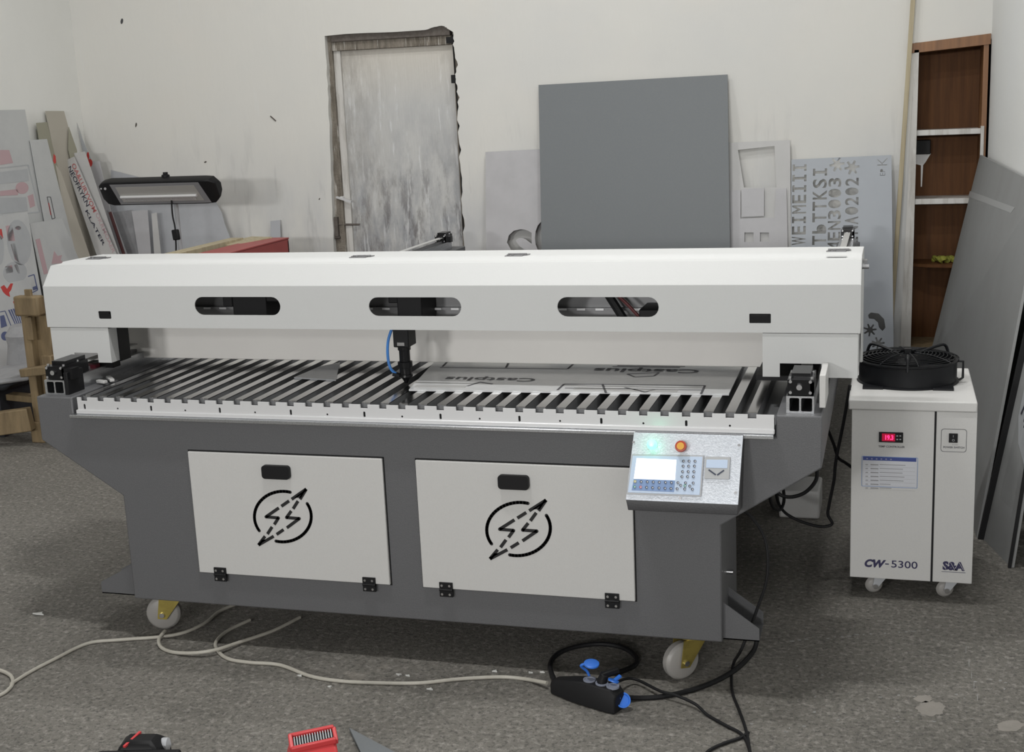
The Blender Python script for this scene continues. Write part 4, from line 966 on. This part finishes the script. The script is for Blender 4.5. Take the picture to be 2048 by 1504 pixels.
# ================================================================ RED CASE and boards behind the machine
RZ = 1.0
c1 = at(577, 478, 'z', RZ); c0 = at(480, 503.5, 'z', RZ); rx1 = c1.x
ry0, ry1 = 3.2, c1.y
rwid = .30
red = thing('red_case', 'long red steel box with pale wooden rim, seen over the hood before the old door', 'box', (rx1-.2, (ry0+ry1)/2, 0))
build(MB().prism([(rx1, ry0, 0), (rx1, ry1, 0), (rx1, ry1, RZ), (rx1, ry0, RZ)], (-.02, 0, 0)).box(rx1-.42, rx1, ry1-.02, ry1, 0, RZ-.01).box(rx1-.42, rx1-.4, ry0, ry1, 0, RZ-.01).box(rx1-.42, rx1, ry0, ry0+.02, 0, RZ-.01), 'body', M['redbox'], red, bevel=.003)
build(box(rx1-.22, rx1+.003, ry0-.01, ry1+.003, RZ, RZ+.012), 'lid_rim', M['redbox'], red, bevel=.003)
build(MB().bar((rx1-.33, ry0, RZ+.006), (rx1-.33, ry1-.15, RZ+.006), .10, .05).bar((rx1-.3, ry1-.4, RZ-.0), (rx1-.2, ry1-.02, RZ+.012), .2, .02), 'wooden_rim', M['lath'], red, bevel=.003)
bk = thing('white_bucket', 'small white container standing on the floor under the right side of the machine', 'container', (2.35, 1.75, 0))
build(MB().box(2.26, 2.44, 1.70, 1.95, .001, .13), 'tub', M['wsheet2'], bk, bevel=.01)

# ================================================================ LEFT: wooden crate, bin, sack
cr = thing('wooden_crate', 'rough wooden crate frame of pale timber beyond the left end of the machine', 'crate', (-2.2, 2.6, 0))
cpx = lambda u, v, y=2.5: at(u, v, 'y', y)
zt_ = cpx(80, 596).z; e0, e1, e2 = cpx(61, 740).x, cpx(76, 740).x, cpx(101, 740).x
p = V((e1+.01, 2.5, 0))
build(box(e0, e1, 2.47, 2.56, .0, zt_), 'post', M['crate'], cr, bevel=.006)
build(MB().prism([(e1-.01, 2.53, .05), (e1+.03, 2.53, .05), (e2+.03, 2.53, zt_-.06), (e1-.01, 2.53, zt_-.06)], (0, .03, 0)), 'side_board', M['crate'], cr, bevel=.004)
build(box(e1+.03, e1+.10, 2.50, 2.56, .0, zt_-.35), 'post', M['crate'], cr, bevel=.006)
build(box(e0-.01, e2+.02, 2.43, 2.50, zt_-.10, zt_+.02), 'top_block', M['crate'], cr, bevel=.012)
z1_ = cpx(80, 735, 2.45).z; build(MB().bar((e0+.0, 2.45, z1_-.03), (e0+.42, 2.36, z1_+.03), .09, .05), 'rail', M['crate'], cr, bevel=.006)
build(box(e0-.02, e1+.02, 2.455, 2.475, 0, .13), 'foot_block', M['crate'], cr, bevel=.006)
z2_ = cpx(40, 830).z; build(MB().bar((p.x-.95, 2.2, z2_-.10), (p.x-.04, 2.42, z2_-.0), .07, .14), 'rail', M['crate'], cr, bevel=.006)
build(MB().bar((p.x-.65, 2.75, z2_+.07), (p.x-.04, 2.55, z2_+.09), .08, .04), 'rail', M['crate'], cr, bevel=.006)
for (u, v) in ((65, 655), (64, 600)):
    q = cpx(u, v); build(box(q.x-.015, q.x+.03, 2.455, 2.475, q.z-.07, q.z+.07), 'cleat', M['crate'], cr, bevel=.004)
bb = thing('dark_bin', 'dark cloth-covered bin with a grey sagging top at the far left edge', 'bin', (-2.8, 2.6, 0))
b0 = at(38, 800, 'y', 2.6); fz = at(0, 760, 'y', 2.47).z-.035
build(MB().loft([[(b0.x-.4, 2.52, .30), (b0.x-.05, 2.52, .30), (b0.x-.05, 2.9, .30), (b0.x-.4, 2.9, .30)], [(b0.x-.45, 2.5, fz), (b0.x+.03, 2.5, fz), (b0.x+.03, 2.9, fz), (b0.x-.45, 2.9, fz)]]), 'drum', M['darkcloth'], bb, bevel=.03)
build(MB().box(b0.x-.36, b0.x-.1, 2.55, 2.85, 0, .30), 'base', M['darkcloth'], bb)
g0 = at(0, 752, 'y', 2.45)
tp = MB()
fl0, fr0, br0, bl0 = at(-40, 766, 'y', 2.47), at(58, 752, 'y', 2.47), at(64, 722, 'y', 2.95), at(-40, 738, 'y', 2.95)
tp.loft([[q-Z*.03 for q in (fl0, fr0, br0, bl0)], [fl0, fr0, br0, bl0]])
build(tp, 'cover', M['sack'], bb, bevel=.02)
skp = at(47, 790, 'y', 2.95)
tag(build(MB().lathe((skp.x, 3.05, .0), Z, [(.0, 0), (.13, 0.002), (.15, .1), (.145, .35), (.12, .5), (.13, .56), (.09, .62), (.0, .63)], 18), 'sack', M['sack']), 'slumped grey-white sack standing behind the dark bin beside the crate post', 'sack')

# ================================================================ RIGHT: boards leaning on the right wall
gp_p = V((3.06, 0, 0)); tlp = at(1960, 310, 'y', 5.22)
tl = tlp; bl_ = drop(tl, at(1865, 690, 'y', 5.18)); br_ = V((3.10, 1.56, 0))
tr = at(2085, 373, 'x', 3.325); P0_ = tl; n = (bl_-tl).cross(tr-tl).normalized()
bo = build(MB().prism([tl, tr, br_, bl_], (.012, 0, 0)), 'grey_board', M['board'], smooth=0)
tag(bo, 'big dull grey board leaning slantwise on the right wall behind the chiller', 'board')
mk = MB(); s_ = [on(u, v, P0_, n)-V((.001, 0, 0)) for u, v in ((1940, 382), (2030, 415), (2022, 426), (1937, 393))]; mk.prism(s_, (.0008, 0, 0)); build(mk, 'pale_scuff', mat('scuff', (.33, .335, .335), .5), bo, smooth=0)
# dark framed panel nearer the camera
Pb = V((3.05, 0, 0)); nb = V((1.2, 0, -.22)).normalized()
t1 = on(2056, 720, Pb, nb); b1 = on(1966, 1078, Pb, nb)
f1 = at(1966, 1078, 'z', 0)
top1 = at(2056, 720, 'y', f1.y); 
f2 = at(2022, 1135, 'z', 0)
fp = thing('framed_board', 'dark framed board with scribbled pale print leaning by the right wall beside the chiller', 'panel', (f1.x+.05, (f1.y+f2.y)/2, 0))
d1 = V((.16, 0, .95)); d2 = V((.105, 0, .95))
build(MB().prism([f1, f2, f2+d2, f1+d1], (.012, .0, .0)), 'backing', M['board'], fp, smooth=0)
build(MB().bar(f1+V((-.006, 0, 0)), f1+d1+V((-.006, 0, 0)), .02, .03, (1, 0, 0)), 'frame_rail', M['black'], fp)
build(MB().bar(f2+V((-.006, 0, 0)), f2+d2+V((-.006, 0, 0)), .02, .012, (1, 0, 0)), 'frame_rail', M['black'], fp)
pp = [f1+(f2-f1)*s+(d1*(1-s)+d2*s)*t+V((-.004, 0, 0)) for s, t in ((.35, .97), (1, .97), (1, .42), (.55, .5), (.35, .6))]
build(MB().prism(pp, (.002, 0, 0)), 'pale_print', M['filmg'], fp, smooth=0)
sc2 = MB()
for s, t, s2, t2 in ((.45, .62, .6, .70), (.6, .70, .62, .60), (.66, .58, .82, .74), (.82, .74, .84, .62), (.5, .8, .7, .9)):
    a, b = f1+(f2-f1)*s+(d1*(1-s)+d2*s)*t+V((-.006, 0, 0)), f1+(f2-f1)*s2+(d1*(1-s2)+d2*s2)*t2+V((-.006, 0, 0)); sc2.bar(a, b, .008, .002, (1, 0, 0))
build(sc2, 'scribble', M['bannerink'], fp, smooth=0)

# ================================================================ FLOOR: cables, power strip, tools, debris
def cable(name, lab, pix, r, m, zz=None, n=6, close=False):
    pts = [at(u, v, 'z', (zz[i] if zz else r+.001)) for i, (u, v) in enumerate(pix)]
    return tag(build(MB().tube(spline(pts, n), r, 8), name, m), lab, 'cable')
cw = .0065
cable('power_cable', 'long white cable running left from under the front wheel and looping at the picture edge', [(-40, 1335), (-2, 1340), (22, 1352), (24, 1370), (5, 1388), (-30, 1400)], cw, M['cablew'])
cable('power_cable', 'white cable snaking from the left edge loop to beneath the machine', [(22, 1368), (60, 1344), (110, 1318), (175, 1287), (235, 1280), (318, 1274), (368, 1265), (410, 1246), (440, 1222), (480, 1205)], cw, M['cablew'])
cable('power_cable', 'white cable with a round bend, crossing just behind the left front wheel', [(330, 1262), (318, 1278), (322, 1294), (345, 1304), (385, 1306), (430, 1300), (480, 1284), (545, 1262), (600, 1235)], cw, M['cablew'], [.022, .014, cw+.001, cw+.001, .015, .022, .014, cw+.001, cw+.001])
cable('extension_cable', 'long white extension cable joining the black power strip', [(500, 1240), (455, 1262), (432, 1284), (436, 1302), (458, 1318), (500, 1325), (560, 1330), (620, 1352), (680, 1362), (760, 1366), (840, 1366), (920, 1358), (1000, 1354), (1050, 1358), (1094, 1366)], cw, M['cablew'], [cw]*14+[.022])
# power strip
sa, sb_ = at(1094, 1392, 'z', 0), at(1228, 1432, 'z', 0)
dirp = (sb_-sa).normalized(); side = V((-dirp.y, dirp.x, 0)); Lp = (sb_-sa).length
pw = thing('power_strip', 'black rubber power strip with blue socket caps lying on the floor before the machine', 'power strip', ((sa+sb_)/2))
wd, hh = .075, .078
secs = []
for t, w_, h_ in ((0, .5, .55), (.06, .62, .68), (.35, .95, .9), (.5, 1.0, 1.0), (.93, 1.0, 1.0), (1.0, .82, .8)):
    c = sa+dirp*Lp*t+side*wd*.5; a_ = side*wd*.5*w_
    secs.append([c-a_+Z*.002, c+a_+Z*.002, c+a_+Z*hh*h_*.75, c+a_*.72+Z*hh*h_, c-a_*.72+Z*hh*h_, c-a_+Z*hh*h_*.75])
build(MB().loft(secs), 'housing', M['rubber'], pw, bevel=.004)
so = MB()
for t in (.56, .74, .9):
    c = sa+dirp*Lp*t+side*wd*.5+Z*hh; so.lathe(c-Z*.002, Z, [(.018, 0), (.021, .0), (.021, .006), (.017, .006), (.016, .003), (.0, .003)], 20)
build(so, 'sockets', mat('socket_grey', (.22, .24, .30), .5), pw)
pg = MB(); c = sa+dirp*Lp*.72+side*wd*.6+Z*hh
pg.cyl(c, c+V((.01, .0, .03)), .018, .013, 14).bar(c+V((0, 0, .025)), c+V((.05, .03, .035)), .018, .016)
build(pg, 'plug', M['black'], pw, bevel=.003)
# open caps
c = at(1183, 1330, 'z', .125); cap = build(MB().lathe(c, V((.1, -.15, 1)), [(.0, 0), (.022, 0), (.025, .002), (.025, .007), (.021, .009), (.0, .009)], 24), 'socket_cap', M['blue'], pw)
h0 = sa+dirp*Lp*.5+side*wd*.8+Z*hh*.97
build(MB().tube(spline([h0, h0+V((-.008, .0, .02)), c+V((-.035, 0, -.006)), c+V((-.018, 0, .003))]), .0045, 8), 'cap_hinge', M['blue'], cap)
c = at(1245, 1401, 'z', .032); cap = build(MB().lathe(c, V((.35, -.7, .6)), [(.0, 0), (.022, 0), (.025, .002), (.025, .008), (.021, .008), (.019, .004), (.0, .004)], 24), 'socket_cap', M['blue'], pw)
build(MB().bar(sa+dirp*Lp*.98+side*wd*.5+Z*.045, c+V((-.01, .006, .01)), .012, .006), 'cap_hinge', M['blue'], cap)
c = sa+dirp*Lp*.86+side*wd*.75+Z*(hh+.008); build(MB().lathe(c, V((.3, .3, 1)), [(.0, 0), (.018, 0), (.018, .005), (.0, .006)], 18).bar(c, c+V((.02, .02, .012)), .012, .006), 'socket_cap', M['blue'], pw)
r = .0085
cable('machine_cable', 'thick black cable looping from the power strip under the machine', [(1108, 1358), (1100, 1330), (1115, 1308), (1150, 1294), (1200, 1288), (1245, 1295), (1270, 1312), (1272, 1328), (1250, 1340), (1215, 1350), (1195, 1364)], r, M['rubber'], [.03]+[r]*8+[.035, .075])
cable('machine_cable', 'black cable running from the blue-capped strip past the right wheel and up to the bracket', [(1232, 1393), (1280, 1396), (1330, 1392), (1390, 1378), (1440, 1358), (1480, 1332), (1508, 1300), (1515, 1270)], r, M['rubber'], [.025]+[r]*6+[.05])
cable('thin_cable', 'thin black cable bowing from the power strip to the lower right edge', [(1218, 1372), (1250, 1358), (1275, 1360), (1320, 1382), (1350, 1390), (1390, 1408), (1415, 1430), (1450, 1450), (1485, 1470), (1500, 1504), (1510, 1560)], .005, M['rubber'], [.05, .03, .02, .024, .026, .018]+[.006]*5)
# cord hanging from the pedestal side to the floor
hv = [p*UNIT+SETDOWN for p in (V((W+.01, .2, .52)), V((W+.06, .22, .51)), V((W+.12, .22, .42)), V((W+.13, .18, .30)), V((W+.10, .12, .2)), V((W+.06, .03, .10)))] + [at(u, v, 'z', .006) for u, v in ((1466, 1330), (1464, 1380), (1478, 1420), (1492, 1460), (1500, 1510), (1500, 1560))]
tag(build(MB().tube(spline(hv), .005, 8), 'thin_cable', M['rubber']), 'thin black cable hanging down the grey pedestal side and over its bracket', 'cable')
cable('thin_cable', 'short black cable curving away at the bottom edge beside the long ones', [(1497, 1465), (1480, 1476), (1450, 1486), (1420, 1500), (1400, 1520)], .005, M['rubber'])
# hanging leads between machine and chiller
def lead(lab, pts, r=.006): return tag(build(MB().tube(spline(pts), r, 8), 'chiller_lead', M['rubber']), lab, 'cable')
A = lambda u, v, y: at(u, v, 'y', y)
lead('black lead sagging in a loop between machine and chiller', [A(1700, 770, .95), A(1688, 840, .95), A(1672, 920, .95), A(1668, 960, .95), A(1658, 1010, .95), A(1656, 1030, .95), A(1664, 1048, .95), A(1640, 1053, .95), A(1600, 1042, .95), A(1570, 1025, .95), A(1555, 1000, .9), A(1550, 960, .8)])
lead('upper black lead drooping below the flared machine side', [A(1634, 930, .6), A(1632, 960, .6), A(1610, 985, .6), A(1580, 994, .6), A(1556, 985, .6), A(1548, 950, .6)], .007)
lead('short black lead hanging under the flared machine side', [A(1538, 985, .6), A(1544, 1010, .65), A(1558, 1020, .7), A(1566, 1010, .75), A(1568, 990, .7), A(1562, 955, .65)])
lead('black lead running from the chiller back towards the gantry', [A(1655, 858, .9), A(1668, 890, .95), A(1676, 915, 1.0), A(1690, 925, 1.05), A(1704, 935, 1.1)])
# foreground
tl0 = at(310, 1512, 'z', .0)
tool = thing('cordless_tool', 'black cordless tool with a red stripe lying beside the red ribbed lamp', 'tool', (tl0.x, tl0.y, 0))
F = lambda u, v, z: at(u, v, 'z', z)
ctr = F(275, 1490, .05)
ex = (F(350, 1500, .05)-F(250, 1500, .05)).normalized(); ey = V((-ex.y, ex.x, 0))
def tbox(c, lx, ly, lz, z0): 
    o = V((c.x, c.y, z0))-ex*lx/2-ey*ly/2; return (o, ex*lx, ey*ly, Z*lz)
c0 = F(283, 1490, .06); c0.z = 0
bd = MB().loft([[c0+ex*x+ey*y+Z*z for x, y in ((-.07, -.05), (.07, -.05), (.075, .05), (-.075, .05))] for z in (.002,)] + [[c0+ex*x*s+ey*y*s+Z*z for x, y in ((-.07, -.05), (.07, -.05), (.075, .05), (-.075, .05))] for z, s in ((.045, 1.0), (.07, .8), (.085, .55))])
build(bd, 'motor_housing', M['black'], tool, bevel=.008)
build(MB().bar(c0+ex*-.012+ey*.03+Z*.087, c0+ex*-.035-ey*.045+Z*.078, .008, .006), 'red_stripe', M['reds'], tool)
build(MB().bar(c0-ex*.12-ey*.055+Z*.05, c0+ex*.14-ey*.055+Z*.056, .035, .03), 'grip', M['black'], tool, bevel=.01)
build(MB().lathe(c0+ex*.055+ey*.02+Z*.05, ex, [(.0, 0), (.022, 0), (.022, .02), (.0, .03)], 16), 'chuck', M['greyp'], tool)
build(MB().bar(c0-ex*.12-ey*.055+Z*.002, c0-ex*.12-ey*.055+Z*.05, .03, .04, (1, 0, 0)), 'foot', M['black'], tool)
build(MB().bar(c0+ex*.13-ey*.06+Z*.002, c0+ex*.13-ey*.06+Z*.05, .03, .03, (1, 0, 0)), 'foot', M['black'], tool)
# red vented lamp body
lz = .16; q0, q1 = F(572, 1478, lz), F(668, 1462, lz)
lx = (q1-q0).normalized(); ly = V((-lx.y, lx.x, 0)); Lr = (q1-q0).length
lamp = thing('work_lamp', 'red hand lamp with a black and silver ribbed top at the bottom edge', 'lamp', ((q0+q1)/2-Z*lz-ly*.05))
o = q0-ly*.085; 
def rp(s, t, z): return V((q0.x, q0.y, 0))+lx*Lr*s+ly*t+Z*z
build(MB().loft([[rp(.02, -.09, .05), rp(.95, -.09, .05), rp(.95, -.015, .05), rp(.02, -.015, .05)], [rp(-.02, -.10, .11), rp(1.0, -.10, .11), rp(1.02, .0, .13), rp(.0, .0, .13)], [rp(.06, -.06, .15), rp(.98, -.06, .158), rp(.99, -.005, .165), rp(.07, -.005, .16)]]), 'shell', M['reds'], lamp, bevel=.008)
build(MB().loft([[rp(.12, -.052, .152), rp(.96, -.052, .159), rp(.97, -.012, .166), rp(.13, -.012, .162)], [rp(.12, -.052, .154), rp(.96, -.052, .161), rp(.97, -.012, .168), rp(.13, -.012, .164)]]), 'grille', M['black'], lamp)
rb2 = MB()
for k in range(15):
    s = .15+k*.054; rb2.bar(rp(s, -.05, .158+.0006*k), rp(s+.01, -.014, .168+.0004*k), .0026, .004)
build(rb2, 'ribs', M['greyp'], lamp)
rim = MB()
for l in ((.06, -.06, .985, -.06, .155, .162), (.06, -.002, 1.0, -.002, .166, .172)): rim.bar(rp(l[0], l[1], l[4]), rp(l[2], l[3], l[5]), .014, .016)
for s_ in (.075, .985): rim.bar(rp(s_, -.062, .157), rp(s_+.01, -.002, .169), .012, .016)
build(rim, 'rim', M['reds'], lamp, bevel=.003)
build(MB().bar(rp(.9, -.05, .001), rp(.9, -.05, .06), .02, .02, (1, 0, 0)).bar(rp(.1, -.05, .001), rp(.1, -.05, .06), .02, .02, (1, 0, 0)), 'foot', M['black'], lamp)
# grey plate corner
g = [F(700, 1456, .03), F(800, 1520, .03), F(760, 1580, .03), F(735, 1545, .03)]
pts = [V((p.x, p.y, .002)) for p in (F(699, 1462, .002), F(800, 1516, .002), F(790, 1600, .002), F(735, 1540, .002))]
tag(build(MB().prism(pts, (0, 0, .012)), 'grey_plate', M['panel'], bevel=.001), 'pointed corner of a dark grey plate lying on the floor at the bottom edge', 'plate')
# scraps on the floor
for k, (u, v, s) in enumerate(((78, 1229, .028), (797, 1351, .012), (816, 1353, .009), (860, 1380, .012), (990, 1344, .012), (1060, 1347, .010), (1085, 1346, .009), (600, 1353, .010), (660, 1375, .008))):
    c = at(u, v, 'z', .0); an = random.uniform(0, 3)
    b = MB().prism([c+V((s*math.cos(an+t)*(1.0 if i % 2 else .45), s*math.sin(an+t)*(1.0 if i % 2 else .45)*.6, .001)) for i, t in enumerate([0, .5, 1.6, 3.1, 3.7, 4.8])], (0, 0, .005))
    tag(build(b, 'paint_chip', M['chip'], smooth=0), 'largest white paint chip lying on the floor, left of the machine' if k == 0 else 'tiny white paint chip on the concrete in front of the machine', 'chip', None if k == 0 else 'paint chips before the machine')
# worn marks in the concrete: pale blotches and a broken chalk line
fm = MB()
def blot(u, v, ru, rv, n=26):
    l = [at(u+ru*math.cos(2*PI*i/n)*random.uniform(.78, 1.08), v+rv*math.sin(2*PI*i/n)*random.uniform(.78, 1.08), 'z', .0) for i in range(n)]; fm.prism([V((p.x, p.y, .0002)) for p in l], (0, 0, .0006))
blot(1862, 1417, 32, 15); blot(1846, 1398, 20, 8); blot(2020, 1452, 30, 12)
build(fm, 'pale_blotches', M['patch'], bpy.data.objects['floor'], smooth=0)
fm = MB()
for k in range(22):
    t = k/21; u, v = 1570+300*t, 1282-24*t+random.uniform(-2, 2)
    if random.random() < .75: blot(u, v, random.uniform(2, 6), 1.1, 9)
for (u, v) in ((1932, 1300), (1938, 1325), (1943, 1350), (1948, 1372), (1955, 1395)): blot(u, v, .8, 9, 8)
for k in range(30): blot(random.uniform(1480, 2040), random.uniform(1330, 1500), random.uniform(1.5, 5), random.uniform(.7, 1.8), 9)
build(fm, 'chalk_marks', M['stain'], bpy.data.objects['floor'], smooth=0)

# ================================================================ LIGHT
def area(name, loc, sx, sy, power, col=(1, .995, .975), rot=(0, 0, 0)):
    l = bpy.data.lights.new(name, 'AREA'); l.shape = 'RECTANGLE'; l.size = sx; l.size_y = sy; l.energy = power; l.color = col
    o = bpy.data.objects.new(name, l); COL.objects.link(o); o.location = loc; o.rotation_euler = rot; return o
for x, y, z, e, lb in ((1.15, -.75, 4.4, 70, 'over the machine front'), (2.62, .71, 4.4, 44, 'over the chiller'), (-1.0, 2.3, 5.2, 60, 'over the room corner'), (1.3, 3.3, 5.2, 38, 'before the old door')):
    t = thing('ceiling_light', 'ceiling strip light hanging '+lb, 'light', (x, y, z+.02))
    build(MB().box(x-.32, x+.32, y-.09, y+.09, z+.02, z+.08), 'housing', M['white2'], t)
    build(MB().cyl((x, y, z+.08), (x, y, 5.6), .01, n=8), 'hanger', M['steel'], t)
    area('strip_lamp', (x, y, z), .6, .16, e)
for x, y, z, e in ((-1.6, -12.8, 3.0, 330), (2.6, -13.2, 3.0, 330), (.5, -9.5, 3.9, 65)):
    area('hall_lamp', (x, y, z), 1.2, .5, e, rot=(math.radians(82), 0, 0))
w = bpy.data.worlds.new('room_world'); SC.world = w; w.use_nodes = True
w.node_tree.nodes['Background'].inputs['Color'].default_value = (.86, .92, 1.0, 1); w.node_tree.nodes['Background'].inputs['Strength'].default_value = .05

SC.view_settings.view_transform = 'Standard'; SC.view_settings.look = 'None'; SC.view_settings.exposure = 0.0; SC.view_settings.gamma = 1.0
SC.view_settings.use_curve_mapping = False
SC.cycles.use_denoising = True
